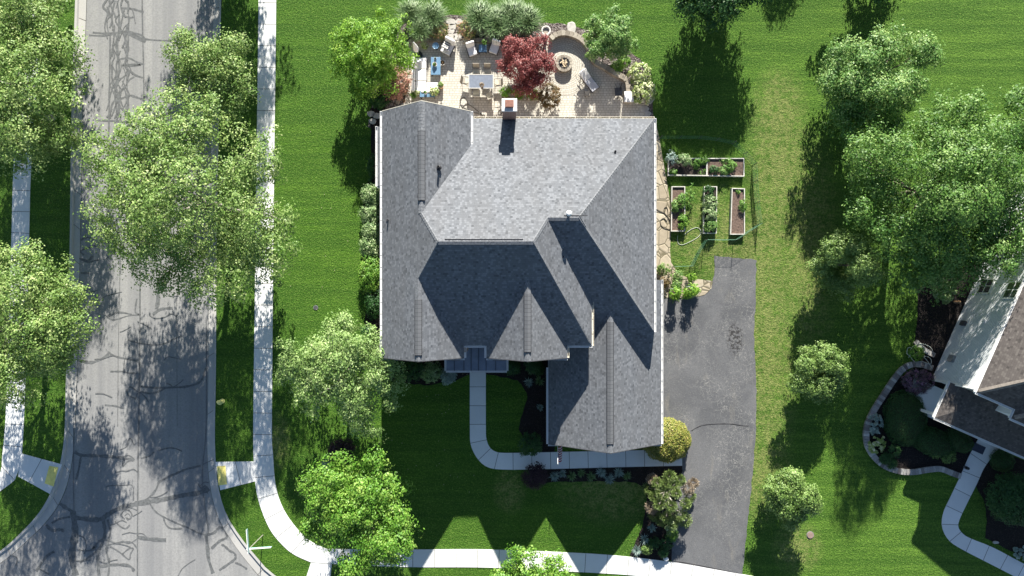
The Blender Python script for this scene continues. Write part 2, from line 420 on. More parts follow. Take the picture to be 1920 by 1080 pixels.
# ================================================================ SETTING
LCB = [(150,-420),(146,-200),(141,0),(136,140),(133,270),(130,500),(124,700),(121,810),(113,868),(99,915),(74,960),(38,1000),(0,1033),(-60,1068),(-160,1100),(-420,1116)]
LCS = [(171,-420),(166,-200),(161,0),(156,140),(152,270),(148,500),(143,700),(138,810),(132,876),(117,930),(88,976),(44,1020),(2,1055),(-60,1092),(-160,1124),(-420,1140)]
RCB = [(425,-420),(420,-200),(415,0),(412,140),(409,300),(406,500),(405,700),(403,810),(405,870),(411,920),(425,965),(450,1005),(482,1045),(515,1078),(590,1118),(700,1140),(1000,1150),(1400,1175),(2200,1260)]
RCS = [(409,-420),(404,-200),(399,0),(396,140),(393,300),(390,500),(389,700),(387,810),(388,870),(394,922),(407,970),(432,1014),(463,1056),(498,1092),(580,1136),(700,1160),(1000,1170),(1400,1195),(2200,1280)]
lcb = spline(P(LCB)); lcs = spline(P(LCS)); rcb = spline(P(RCB)); rcs = spline(P(RCS))
zst = -0.12
struct('ground', MB().flat([(-2500,-2500),(2500,-2500),(2500,2500),(-2500,2500)], -0.20), LAWN)
west = [(-120, 120)] + [(lcb[0][0], 120)] + lcb + [(-120, lcb[-1][1])]
east = [(rcb[0][0], 120)] + rcb + [(140, rcb[-1][1]), (140, 120)]
lw = MB(); lw.flat(west, 0.0); lw.flat(east, 0.0)
struct('lawn', lw, LAWN)
stp = [(lcs[0][0], 120)] + lcs + [(-120, lcs[-1][1]), (-120, -60), (140, -60), (140, rcs[-1][1])] + rcs[::-1] + [(rcs[0][0], 120)]
street = struct('street', MB().flat(stp, zst), ASPH)
# kerb with gutter pan
def kerb(back, seam):
    n = 150; a = resample(back, n); b = resample(seam, n); mb = MB(); tn = []
    for i in range(n):
        p0, p1, q0, q1 = a[i], a[i+1], b[i], b[i+1]
        def lerp(p, q, t): return (p[0]+(q[0]-p[0])*t, p[1]+(q[1]-p[1])*t)
        prof = [(0,0.012),(0.22,0.012),(0.30,-0.10),(0.97,-0.106),(0.97,-0.118)]
        for (t0,z0),(t1,z1) in zip(prof, prof[1:]):
            u0, u1, w0, w1 = lerp(p0,q0,t0), lerp(p1,q1,t0), lerp(p0,q0,t1), lerp(p1,q1,t1)
            mb.add([(*u0,z0),(*w0,z1),(*w1,z1),(*u1,z0)], [(0,1,2,3)]); tn.append((hash((i//5, 3)) % 97)/97)
    o = struct('kerb', mb, CURB); set_tone(o, tn)
    jm = MB()
    for i in range(0, n, 5):
        t = [a[i][0]+(b[i][0]-a[i][0])*0.98, a[i][1]+(b[i][1]-a[i][1])*0.98]
        s_ = [a[i][0]+(b[i][0]-a[i][0])*0.31, a[i][1]+(b[i][1]-a[i][1])*0.31]
        ribbon(jm, [s_, t], 0.03, -0.094)
    jm.build('joint', JOINT, o)
kerb(lcb, lcs); kerb(rcb, rcs)

# sealed cracks in the street (read off the photograph, widths in metres)
CR = [([(172,60),(205,62),(240,58),(268,72),(330,76)],.12),([(218,0),(222,40),(218,90),(222,130),(214,170),(219,220)],.13),
 ([(238,0),(240,60),(236,140),(240,210),(235,280)],.06),([(205,110),(212,70),(208,30),(214,0)],.1),
 ([(165,65),(195,66),(225,60),(262,64),(270,78),(245,66)],.1),([(226,14),(248,16),(268,22)],.12),
 ([(248,30),(244,32),(232,30)],.1),([(226,60),(250,66),(272,76)],.14),([(226,122),(245,123),(262,120),(228,120)],.1),
 ([(223,110),(240,108),(256,116),(269,120)],.1),([(219,150),(232,142),(240,132),(252,140),(266,145)],.12),
 ([(216,180),(226,184),(240,178),(255,182),(268,186)],.12),([(208,90),(213,105),(208,120),(216,140),(204,160),(216,165)],.09),
 ([(207,165),(215,178),(222,172),(231,165),(240,150),(250,143)],.09),([(178,225),(210,226),(240,228),(262,228)],.12),
 ([(240,226),(252,214),(268,196)],.08),([(205,222),(207,200),(214,185)],.1),([(190,232),(180,246),(176,260)],.1),
 ([(183,300),(200,310),(215,300),(225,290)],.08),([(255,560),(252,585),(262,590),(240,592),(210,600),(195,590)],.08),
 ([(200,593),(222,586),(246,590)],.1),([(285,590),(300,580),(322,578)],.14),([(293,540),(295,560),(292,580)],.22),
 ([(205,664),(220,670),(240,674),(256,677)],.09),([(205,697),(228,697),(240,700),(256,700)],.09),([(232,674),(230,696)],.06),
 ([(252,748),(240,742),(237,732),(243,726),(254,733),(262,738)],.07),([(252,750),(258,736),(270,744),(277,755)],.06),
 ([(195,760),(215,762),(228,766)],.1),([(145,676),(170,680),(195,670),(204,660)],.16),
 ([(262,725),(290,728),(320,727),(350,725),(375,715),(385,690)],.12),([(262,735),(285,738),(310,728)],.1),
 ([(280,648),(305,645),(325,636),(340,630)],.09),([(222,845),(236,838),(238,828),(243,823),(250,835)],.07),
 ([(138,848),(150,854),(170,855),(190,856),(215,858),(245,862),(250,864)],.18),([(150,856),(146,880),(141,900)],.12),
 ([(228,858),(240,855),(249,862),(238,866),(228,876),(232,860)],.08),([(262,860),(278,856),(287,848)],.08),
 ([(140,972),(160,974),(185,975),(200,966),(220,955),(245,948),(262,944),(300,938),(340,930),(375,924),(390,916)],.26),
 ([(197,915),(202,912),(230,911),(247,912),(249,940)],.05),([(262,944),(275,936),(290,920),(296,905)],.12),
 ([(296,905),(310,897),(330,888),(350,880),(375,874)],.12),([(305,972),(310,985),(320,992),(340,992)],.1),
 ([(280,946),(290,960),(305,970),(330,982),(350,990),(370,1000),(385,1004)],.09),([(385,1004),(400,1000),(410,990),(420,995),(424,1008),(410,1016),(395,1030)],.14),
 ([(385,1004),(388,1030),(390,1050),(398,1076)],.2),([(255,1008),(280,1012),(310,1014)],.2),([(258,1010),(240,1020),(228,1016),(215,1022)],.07),
 ([(200,1023),(225,1018),(245,1018),(256,1030)],.08),([(205,1026),(222,1036),(240,1050),(243,1040),(248,1030),(240,1030),(228,1040)],.08),
 ([(232,974),(226,966),(232,958),(240,958),(246,966),(242,974),(236,972)],.06),([(232,968),(238,964),(243,970),(238,976),(234,970)],.04),
 ([(214,978),(224,988),(234,992),(242,985)],.08),([(192,975),(195,1000),(190,1020),(182,1040),(184,1080)],.18),([(200,975),(205,1000),(198,1030),(203,1060),(200,1090)],.12),
 ([(135,960),(139,1000),(133,1040),(140,1080)],.35),([(110,945),(125,955),(138,962)],.2),([(85,985),(95,995),(112,994),(118,998)],.16),([(95,982),(110,974),(130,970)],.12),
 ([(180,1025),(172,1030),(180,1020),(192,1012)],.12),([(146,1005),(156,1010),(160,1025),(156,1040)],.07),([(185,1064),(210,1060),(240,1062),(250,1072)],.16),
 ([(145,1032),(162,1034),(178,1030)],.1),([(148,1056),(165,1046),(185,1030)],.1),([(22,1043),(30,1048),(28,1062)],.06),([(66,1072),(85,1045),(100,1035)],.14),([(72,1068),(90,1078)],.08),
 ([(332,1082),(340,1068),(352,1058),(365,1050)],.05),([(410,1070),(425,1060),(440,1048),(438,1038),(430,1034),(420,1025),(414,1022)],.12),([(440,1056),(450,1060),(462,1068)],.1),
 ([(370,908),(376,916),(384,912),(390,920),(378,924)],.08),([(372,914),(382,905),(390,906)],.05),([(374,920),(384,918),(388,926)],.05),
 ([(150,450),(160,445),(175,448)],.1),([(150,486),(164,488),(172,480)],.12),([(150,512),(165,512)],.12),([(178,460),(150,470),(156,478)],.08),([(196,486),(215,472)],.05)]
random.seed(5)
for k in range(36):      # wandering sealed cracks along the worn lane
    x = random.choice([205,212,220,228,236]) + random.uniform(-6,6); y = random.uniform(-20,230); pl = []
    for j in range(random.randint(3,6)):
        pl.append((x,y)); x += random.uniform(-10,10); y += random.uniform(6,26)
    CR.append((pl, random.uniform(.04,.10)))
for k in range(34):
    x = random.uniform(150,380); y = random.uniform(240,1075); pl = []
    dx = random.choice([-1,1])
    for j in range(random.randint(3,5)):
        pl.append((x,y)); x += dx*random.uniform(6,18); y += random.uniform(-8,8)
    CR.append((pl, random.uniform(.03,.07)))
tm = MB()
for ci_, (pl, w) in enumerate(CR):
    sp = spline(P(pl, 0), 5)
    ribbon(tm, sp, [w*random.uniform(.9,1.7) for _ in sp], zst+0.004+ci_*0.00012)
for cj_, (xs, w) in enumerate((([(262,-300),(265,0),(268,200),(262,450),(260,700),(257,900),(256,1080)], .10), ([(240,0),(234,200),(222,560),(219,800)], .035),
              ([(205,60),(203,200),(200,400)], .12), ([(137,760),(136,900),(141,1100)], .05), ([(330,560),(331,800)], .03), ([(386,600),(385,800),(378,900),(390,1000)], .05))):
    sp = spline(P(xs), 12); ribbon(tm, sp, [w*random.uniform(.6,1.3) for _ in sp], zst+0.017+cj_*0.0003)
tm.build('sealed_cracks', TAR, street)

# ---- concrete walks
def walk(name, L, R, z=0.03, every=1.62, per=6, mat=None, t=0.06, sm=True, tone_seed=1):
    a = spline(P(L), per) if sm else P(L); b = spline(P(R), per) if sm else P(R)
    n = max(2, int(round((plen(a)+plen(b))/2/every))); sub = 4
    a = resample(a, n*sub); bf = resample(b, 1200); b = []; last = 0
    for j, p in enumerate(a):
        if j == 0: i_ = 0
        elif j == len(a)-1: i_ = 1200
        else: i_ = max(last, min(range(last, 1201), key=lambda t: (bf[t][0]-p[0])**2+(bf[t][1]-p[1])**2))
        last = i_; b.append(bf[i_])
    mb = MB(); tn = []
    rr = random.Random(tone_seed)
    for i in range(n):
        tv = rr.random()
        for k in range(sub):
            j = i*sub+k
            mb.add([(*a[j],z),(*b[j],z),(*b[j+1],z),(*a[j+1],z)], [(0,1,2,3)])
            mb.add([(*a[j],z),(*a[j+1],z),(*a[j+1],z-t),(*a[j],z-t)], [(0,1,2,3)])
            mb.add([(*b[j],z),(*b[j],z-t),(*b[j+1],z-t),(*b[j+1],z)], [(0,1,2,3)]); tn += [tv]*3
    o = struct(name, mb, mat or CONC); set_tone(o, tn)
    jm = MB()
    for i in range(1, n):
        j = i*sub; ribbon(jm, [a[j], b[j]], 0.035, z+0.004)
    if n > 1: jm.build('joint', JOINT, o)
    return o
walk('sidewalk', [(487,-400),(485,0),(481,300),(478,560),(475,800),(477,880),(484,935),(505,990),(530,1022),(552,1040),(583,1054)],
     [(520,-400),(518,0),(515,250),(512,540),(510,800),(512,850),(518,915),(536,962),(568,1003),(592,1020),(612,1029)])
walk('sidewalk', [(612,1029),(770,1030),(910,1030),(1050,1035),(1150,1041),(1262,1054),(1400,1078),(1700,1130),(2100,1190)],
     [(583,1054),(640,1058),(770,1063),(915,1064),(1080,1072),(1190,1079),(1290,1092),(1400,1112),(1700,1165),(2100,1225)], z=0.034, tone_seed=2)
walk('sidewalk', [(583,1055),(575,1080),(560,1118)], [(622,1058),(620,1080),(616,1128)], z=0.026, sm=False, every=1.8)
walk('sidewalk', [(404,866),(478,865)], [(413,919),(480,902)], z=0.022, sm=False, every=3)
walk('sidewalk', [(60,-400),(46,0),(27,290),(22,440),(16,640),(11,780),(5,850),(-2,892),(-40,930),(-120,985),(-300,1040)],
     [(94,-400),(80,0),(60,290),(55,440),(50,640),(46,770),(42,840),(36,890),(-12,930),(-85,985),(-300,1075)], tone_seed=4)
walk('sidewalk', [(40,850),(117,871)], [(34,893),(94,926)], z=0.022, sm=False, every=3)
PAD = mat_plain('yellow_tactile', (0.85, 0.74, 0.22), 0.7, var=0.15, scale=3)
for pl in ([(93,873),(110,876),(101,912),(84,906)], [(407,874),(423,873),(426,908),(410,910)]):
    mb = MB(); q = P(pl); mb.flat(q, 0.034)
    for i in range(1,10):
        for j in range(1,6):
            u, v = i/10, j/6
            x = (q[0][0]*(1-v)+q[1][0]*v)*(1-u)+(q[3][0]*(1-v)+q[2][0]*v)*u
            y = (q[0][1]*(1-v)+q[1][1]*v)*(1-u)+(q[3][1]*(1-v)+q[2][1]*v)*u
            mb.lathe([(0.03,0),(0.02,0.012)], (x,y,0.034), 6)
    o = mb.build('tactile_pad', PAD)
    tag(o, 'yellow tactile pad on the %s kerb ramp of the street' % ('left' if pl[0][0] < 200 else 'right'), 'tactile pad', 'yellow tactile pads on the kerb ramps')
# front walk of the house
walk('front_path', [(881,690),(881,800),(883,835),(897,862),(915,876),(940,880),(1000,880),(1150,876),(1279,873)],
     [(911,690),(911,800),(912,822),(918,838),(930,847),(950,849),(1010,848),(1150,845),(1279,842)], z=0.04, every=1.36, tone_seed=7)
# neighbour's walk
walk('neighbour_path', [(1836,818),(1815,858),(1800,893),(1780,935),(1768,962),(1766,988),(1778,1012),(1800,1028),(1850,1054),(1950,1105),(2100,1180)],
     [(1874,838),(1846,875),(1832,905),(1812,945),(1798,975),(1797,990),(1808,1003),(1826,1012),(1865,1028),(1950,1072),(2120,1150)], z=0.045, every=1.36, tone_seed=9)

# ---- driveway
DRV = [(1340,480),(1378,483),(1418,487),(1417,560),(1413,620),(1418,720),(1417,800),(1413,870),(1407,930),(1400,1000),(1392,1078),(1392,1084),(1258,1056),(1262,1010),(1266,950),(1270,900),(1279,885),(1279,840),(1225,840),(1225,560),(1300,559),(1320,553),(1333,541),(1338,520)]
def ragged(pts, amp=.05, step=.5, seed=1):
    q = random.Random(seed); c = pts+[pts[0]]; n = int(plen(c)/step); out = resample(c, n)[:-1]
    return [(x+q.uniform(-amp,amp), y+q.uniform(-amp,amp)) for x, y in out]
drv = struct('driveway', MB().prism(ragged(P(DRV),.045,.35), -0.02, 0.025), DRIVE)
cm = MB()
for pl, w in (([(1296,808),(1306,802),(1320,797),(1345,795),(1370,795),(1390,798),(1404,799)], .05), ([(1376,602),(1380,640)], .0), ([(1284,560),(1284,620)], .02),
              ([(1266,1052),(1300,1058),(1350,1068),(1392,1077)], .05)):
    if w: sp = spline(P(pl), 6); ribbon(cm, sp, [w*random.uniform(.6,1.6) for _ in sp], 0.031)
cm.build('crack', mat_plain('crack_dark', (0.02,0.02,0.022), 0.9), drv)
apron = walk('driveway_apron', [(1258,1089),(1250,1150)], [(1400,1113),(1420,1172)], z=0.02, sm=False, every=2.5)

# ---- planting beds
def bed(pts, z=0.012, mat=None, sm=True):
    q = P(pts); q = spline(q, 5, True) if sm else q
    mb = MB(); mb.flat(ragged(q,.05,.4), z); return struct('planting_bed', mb, mat or MULCH)
bed([(694,205),(722,185),(716,700),(704,690),(690,640),(684,600),(690,570),(682,530),(680,480),(680,400),(684,350),(697,330),(696,260)], sm=False)
bed([(700,640),(960,660),(1040,660),(1040,850),(1010,849),(985,830),(972,800),(985,760),(990,740),(975,715),(940,706),(912,702),(880,702),(850,716),(800,722),(740,718),(712,700)], sm=False, z=0.016)
bed([(985,868),(1290,868),(1276,900),(1270,950),(1268,1000),(1262,1050),(1240,1052),(1180,1043),(1190,1020),(1205,985),(1212,950),(1212,925),(1200,908),(1180,903),(1100,903),(1000,905)], z=0.014, sm=False)
bed([(1722,540),(1850,480),(1850,720),(1712,700),(1714,640),(1720,600)], sm=False)
bed([(1745,688),(1712,690),(1680,712),(1655,745),(1632,782),(1624,815),(1630,848),(1655,872),(1690,884),(1725,880),(1760,878),(1800,892),(1850,830),(1860,700)], sm=False, z=0.016)
bed([(1848,830),(2100,950),(2100,1140),(1900,1035),(1848,1010),(1850,975),(1846,940),(1832,915),(1822,908)], z=0.014, sm=False)
bed([(700,190),(690,150),(720,100),(745,60),(770,30),(880,28),(1000,42),(1050,44),(1110,58),(1170,88),(1200,110),(1226,160),(1224,205),(1226,240),(690,240)], z=0.010, mat=GBED, sm=False)
# stepping stones on the bed by the wing and at the garden gap
STONE = mat_plain('pale_stepping_stone', (0.42, 0.40, 0.36), 0.85, var=0.2, scale=4)
def rock_poly(cx, cy, r, n, rnd, sx=1, sy=1):
    return [(cx+math.cos(2*math.pi*i/n+rnd.uniform(-.2,.2))*r*sx*rnd.uniform(.8,1.15), cy+math.sin(2*math.pi*i/n)*r*sy*rnd.uniform(.8,1.15)) for i in range(n)]
rnd = random.Random(3)
for i, (px, py, r, lab) in enumerate([(696,213,.30,'topmost pale stepping stone left of the house corner'),(707,218,.30,'pale stepping stone touching the house corner bed'),(699,228,.28,'lowest pale stepping stone in the dark bed'),
     (846,41,.34,'pale stepping stone nearest the back lawn between two flowering shrubs'),(848,50,.34,'second pale stepping stone from the back lawn'),(845,59,.3,'third pale stepping stone from the back lawn'),(846,69,.36,'pale stepping stone nearest the striped armchair'),
     (861,41,.30,'pale stepping stone beside the right pink shrub'),(858,69,.34,'long pale stone beside the patio steps'),(1207,204,.34,'pale stone at the back right house corner'),(1214,188,.42,'big cream boulder below the white hydrangea'),(1214,213,.26,'small cream rock at the roof corner')]):
    c = W2(px, py); mb = MB(); mb.prism(rock_poly(c[0], c[1], r, 7, rnd, 1.1, .8), 0.0, 0.07 if i != 10 else 0.3)
    tag(mb.build('stepping_stone', STONE, bevel=0.02), lab, 'stone', 'pale stepping stones')

# ---- patio
PAV = mat_paver('cream_pavers', (0.61,0.585,0.51), (0.50,0.475,0.41), (0.24,0.215,0.17))
PAVR = mat_paver('ring_pavers', (0.60,0.575,0.50), (0.48,0.455,0.39), (0.24,0.215,0.17), w=0.2, h=0.15, use_uv=True)
PAT = [(762,92),(768,82),(790,80),(840,78),(862,76),(880,80),(935,84),(1020,95),(1034,76),(1060,69),(1088,78),(1104,97),(1110,117),(1175,152),(1178,190),(1214,196),(1214,300),(735,300),(742,205),(760,190)]
struct('patio', MB().prism(P(PAT), 0.0, 0.05), PAV)
fp = W2(1057, 122)
mb = MB(); R0 = 0.55
rings = [0.5 + 0.15*i for i in range(13)]
for a, b in zip(rings, rings[1:]):
    for k in range(48):
        q0, q1 = 2*math.pi*k/48, 2*math.pi*(k+1)/48
        vs = [(fp[0]+r*math.cos(q), fp[1]+r*math.sin(q), 0.056) for r, q in ((a,q0),(b,q0),(b,q1),(a,q1))]
        uvs = [(q0*a, a),(q0*a, b),(q1*a, b),(q1*a, a)]
        mb.add(vs, [(0,1,2,3)], uvs=[uvs])
struct('patio_ring', mb, PAVR)
# flagstone side path
FS = [(1228,222),(1236,260),(1243,300),(1250,340),(1255,372),(1258,430),(1256,470),(1258,492),(1268,506),(1276,515),(1292,522),(1316,524),(1336,527),(1334,540),(1322,552),(1302,558),(1236,558),(1225,500),(1222,222)]
struct('flagstone_path', MB().prism(P(FS), 0.0, 0.045), mat_flag())

# ================================================================ HOUSE
def pl(a, bx, by): return (a, bx, by)          # z = a + bx*x + by*y
def zof(p, x, y): return p[0] + p[1]*x + p[2]*y
def inter3(p, q, r):
    A = np.array([[p[1]-q[1], p[2]-q[2]],[p[1]-r[1], p[2]-r[2]]]); bb = np.array([q[0]-p[0], r[0]-p[0]])
    x, y = np.linalg.solve(A, bb); return (x, y, zof(p, x, y))
def slope(z0, axis, at, k):                     # z0 on the line axis=at, k signed slope
    return (z0-k*at, k, 0) if axis == 'x' else (z0-k*at, 0, k)
pW = slope(5.6,'x',-8.69,.86); pE1 = slope(5.6,'x',5.34,-.88); pN = slope(4.5,'y',11.6,-.534); pS1 = slope(5.6,'y',-3.85,.53)
pE2 = slope(4.5,'x',9.74,-.69); pS2 = slope(4.5,'y',-2.99,.517); pNG = slope(5.6,'x',-2.74,-.86); pG1 = slope(5.6,'x',-3.2,-.86)
pG2w = slope(5.6,'x',-1.71,.85); pG2e = slope(5.6,'x',3.70,-.85); pGE = slope(2.45,'x',10.67,-.69); pGW = slope(2.45,'x',2.59,.69)
A_ = inter3(pW,pS1,pN); B_ = inter3(pE1,pS1,pN); C_ = inter3(pE1,pN,pS2); D_ = inter3(pN,pS2,pE2)
NV = inter3(pW,pN,pNG); AP1 = inter3(pW,pS1,pG1); AP2 = inter3(pG2w,pS1,pG2e); GA = inter3(pGE,pS2,pGW)
rxN = (-8.69-2.74)/2; rx1 = (-8.69-3.2)/2; rx2 = (-1.71+3.70)/2; rxG = (10.67+2.59)/2
def on(p, x, y): return (x, y, zof(p, x, y))
YN = 11.8; YS = -4.65; YG = -11.12
Vy = (zof(pGE,9.74,0)-pS2[0])/pS2[2]; Vx = (9.74, Vy, zof(pGE,9.74,0))
Yv94 = (zof(pGE,9.4,0)-pS2[0])/pS2[2]
Yv5 = (zof(pGW,5.0,0)-pS2[0])/pS2[2]
yE1 = (5.6-pS2[0])/pS2[2]
yNG = (5.6-pN[0])/pN[2]
planes = [
 (pW, [on(pW,-8.69,YN), on(pW,-8.69,YS), on(pW,rx1,YS), AP1, A_, NV, on(pW,rxN,YN)]),
 (pN, [A_, B_, C_, D_, on(pN,9.74,11.6), on(pN,-2.95,11.6), on(pN,-2.95,yNG+.01), on(pN,-2.74,yNG), NV]),
 (pNG, [on(pNG,-2.74,YN), on(pNG,rxN,YN), NV, on(pNG,-2.74,yNG)]),
 (pE1, [B_, C_, on(pE1,5.34,yE1), on(pE1,5.34,-3.85)]),
 (pS1, [A_, B_, on(pS1,5.34,-3.85), on(pS1,3.70,-3.85), AP2, on(pS1,-1.71,-3.85), on(pS1,-3.2,-3.85), AP1]),
 (pG1, [AP1, on(pG1,-3.2,-3.85), on(pG1,-3.2,YS), on(pG1,rx1,YS)]),
 (pG2w, [AP2, on(pG2w,-1.71,-3.85), on(pG2w,-1.71,YS), on(pG2w,rx2,YS)]),
 (pG2e, [AP2, on(pG2e,rx2,YS), on(pG2e,3.70,YS), on(pG2e,3.70,-3.85)]),
 (pE2, [on(pE2,9.74,11.6), D_, on(pE2,9.74,-2.99)]),
 (pS2, [C_, D_, on(pS2,9.74,-2.99), Vx, GA, on(pS2,5.0,Yv5), on(pS2,5.0,yE1), on(pS2,5.34,yE1)]),
 (pGE, [GA, on(pGE,9.4,Yv94), on(pGE,9.4,.57), on(pGE,10.67,.57), on(pGE,10.67,YG), on(pGE,rxG,YG)]),
 (pGW, [GA, on(pGW,rxG,YG), on(pGW,2.59,YG), on(pGW,2.59,-4.38), on(pGW,3.45,-4.38), on(pGW,3.45,-3.6), on(pGW,5.0,-3.6), on(pGW,5.0,Yv5)]),
]
def roof_mesh(planes, thick=0.16):
    mb = MB()
    for p, vs in planes:
        n = len(vs); a = sum(vs[i][0]*vs[(i+1)%n][1]-vs[(i+1)%n][0]*vs[i][1] for i in range(n))
        if a < 0: vs = vs[::-1]
        g = Vector((p[1], p[2])); gl = g.length; g = g/gl; e = Vector((g.y, -g.x)); st = math.sqrt(1+gl*gl)
        uv = [((Vector(v[:2]).dot(e)), Vector(v[:2]).dot(g)*st) for v in vs]
        mb.add(vs, [tuple(range(n))], 0, [uv])
        lo = [(v[0], v[1], v[2]-thick) for v in vs]
        mb.add(lo, [tuple(range(n))[::-1]], 1)
        for i in range(n):
            j = (i+1) % n
            mb.add([vs[i], lo[i], lo[j], vs[j]], [(0,1,2,3)], 1)
    return mb
house = thing('suburban_house', 'large two storey house with grey shingled hip and gable roofs in the middle', 'house')
def box_wall(mb, x0, x1, y0, y1, z1, z0=0): mb.box(((x0+x1)/2,(y0+y1)/2,(z0+z1)/2), (x1-x0,y1-y0,z1-z0))
wm = MB()
box_wall(wm,-8.35,-3.05,-4.30,11.42,5.45); box_wall(wm,-3.05,5.0,-3.5,8.4,5.40); box_wall(wm,-3.049,4.999,8.4,11.2,4.3)
box_wall(wm,5.0,9.38,-2.8,11.203,4.2); box_wall(wm,-1.36,3.36,-4.3,-3.5,5.4)
box_wall(wm,2.95,10.3,-10.75,-3.52,2.3); box_wall(wm,9.38,10.3,-3.52,0.3,2.3)
for (xa, xb, xr, y, pk, base) in ((-8.35,-3.05,rxN,11.42,zof(pW,rxN,0),5.45),(-8.35,-3.05,rx1,-4.30,zof(pW,rx1,0),5.45),(-1.36,3.36,rx2,-4.3,zof(pG2w,rx2,0),5.4),(2.95,10.3,rxG,-10.75,zof(pGE,rxG,0),2.3)):
    s = 1 if y > 0 else -1
    tri = [(xa,y,base),(xb,y,base),(xr,y,pk-.22)]; t2 = [(x,y-s*.3,z) for x,_,z in tri]
    wm.add(tri+t2, [(0,1,2),(5,4,3),(0,3,4,1),(1,4,5,2),(2,5,3,0)])
wm.build('wall', BRICKT, house)
roof = roof_mesh(planes).build('roof', [SHING, WHITE], house)
# hip, ridge caps (rows of overlapping cap shingles)
def cap_line(a, b, w=0.2, name='ridge_cap', parent=roof, mat=SHCAP, lift=0.015, dz=0.05):
    a = Vector(a); b = Vector(b); L = (b-a).length; n = max(1, int(L/0.2)); d = (b-a)/n
    t = Vector((d.x,d.y,0)).normalized(); s = Vector((-t.y,t.x,0)); mb = MB()
    for i in range(n):
        p = a+d*i; q = a+d*(i+1.12)
        up = Vector((0,0,lift)); lo = Vector((0,0,-dz))
        mb.add([p-s*w+lo, p+up, p+s*w+lo, q-s*w+lo+Vector((0,0,.012)), q+up+Vector((0,0,.012)), q+s*w+lo+Vector((0,0,.012))], [(0,1,4,3),(1,2,5,4),(0,3,5,2)])
    return mb.build(name, mat, parent)
cap_line(A_, B_); cap_line(C_, D_); cap_line(NV, A_, .15, dz=.09); cap_line(AP1, A_, .15, dz=.09); cap_line(B_, C_, .15, dz=.09)
cap_line(on(pS1,5.2,-3.7), B_, .15, dz=.1); cap_line(on(pE2,9.66,11.5), D_, .15, dz=.09); cap_line(on(pE2,9.66,-2.9), D_, .15, dz=.09)
cap_line((rxN,YN,zof(pW,rxN,0)), NV, .2, dz=.14); cap_line((rx1,YS,zof(pW,rx1,0)), AP1, .2, dz=.14)
cap_line((rx2,YS,zof(pG2w,rx2,0)), AP2, .2, dz=.14); cap_line((rxG,YG,zof(pGE,rxG,0)), GA, .2, dz=.11)
# raised ridge vents with dark slots
VENTC = mat_paver('vent_cap', (0.150,0.155,0.163), (0.135,0.14,0.148), (0.07,0.072,0.076), w=5, h=0.26)
def ridge_vent(x, y0, y1, z):
    mb = MB(); w = .21
    mb.add([(x-w,y0,z-.10),(x,y0,z+.09),(x+w,y0,z-.10),(x-w,y1,z-.10),(x,y1,z+.09),(x+w,y1,z-.10)], [(0,1,4,3),(1,2,5,4),(0,2,1),(3,4,5),(0,3,5,2)])
    o = mb.build('ridge_vent', VENTC, roof)
    m2 = MB()
    for s in (-1, 1): m2.box((x+s*(w+.012),(y0+y1)/2,z-.12), (.03,abs(y1-y0),.06))
    m2.box((x, min(y0,y1)-.02, z-.06), (2*w,.04,.14)); m2.build('vent_slot', BLACK, roof)
ridge_vent(rxN, 9.95, 5.55, zof(pW,rxN,0)); ridge_vent(rx1, -.75, -4.25, zof(pW,rx1,0))
ridge_vent(rx2, -.35, -4.05, zof(pG2w,rx2,0)); ridge_vent(rxG, -2.3, -10.5, zof(pGE,rxG,0))
MB().box(((A_[0]+.4+B_[0]-.6)/2, A_[1]+.13, A_[2]+.0), (B_[0]-A_[0]-1.0,.03,.05)).build('ridge_flashing', BLACK, roof)
MB().box((4.0, D_[1]+.13, D_[2]), (1.5,.03,.05)).build('ridge_flashing', BLACK, roof)
# gutters: open channels with white lip and hangers
def gutter(a, b, side, parent=house, mat=WHITE, w=.115, hang=0.75):
    """a->b along the eave, side = outward unit vector"""
    a = Vector(a); b = Vector(b); o = Vector((*side,0)).normalized(); d = (b-a); L = d.length; d.normalize()
    mb = MB(); z = Vector((0,0,1))
    def bar(off, zc, ww, hh):
        c = (a+b)/2 + o*off + z*zc; ang = math.atan2(d.y, d.x); mb.box(c, (L, ww, hh), ang)
    bar(w, -.05, .022, .13); bar(w/2, -.11, w, .015); bar(.0, -.06, .02, .12)
    n = max(1, int(L/hang))
    for i in range(n+1):
        c = a + d*(L*i/n if n else 0) + o*(w/2) + z*.004
        mb.box(c, (.035, w+.03, .016), math.atan2(d.y, d.x))
    for e in (a, b): mb.box(e+o*(w/2)-z*.055, (.015, w, .11), math.atan2(d.y, d.x))
    return mb.build('gutter', mat, parent)
gutter((-8.70,YN,5.55),(-8.70,YS,5.55),(-1,0)); gutter((-2.73,YN,5.55),(-2.73,yNG+.1,5.55),(1,0)); gutter((-2.6,11.61,4.46),(9.74,11.61,4.46),(0,1), mat=CREAM)
gutter((9.75,11.6,4.46),(9.75,-3.0,4.46),(1,0)); gutter((10.68,.57,2.42),(10.68,YG,2.42),(1,0)); gutter((2.58,-5.7,2.42),(2.58,YG,2.42),(-1,0))
gutter((5.35,yE1,5.55),(5.35,-3.85,5.55),(1,0), mat=CREAM); gutter((3.72,-3.86,5.55),(5.35,-3.86,5.55),(0,-1)); gutter((-3.1,-3.86,5.55),(-1.8,-3.86,5.55),(0,-1))
gutter((-3.19,-3.9,5.55),(-3.19,YS,5.55),(1,0)); gutter((-1.72,-3.9,5.55),(-1.72,YS,5.55),(-1,0)); gutter((3.71,-3.9,5.55),(3.71,YS,5.55),(1,0), mat=CREAM)
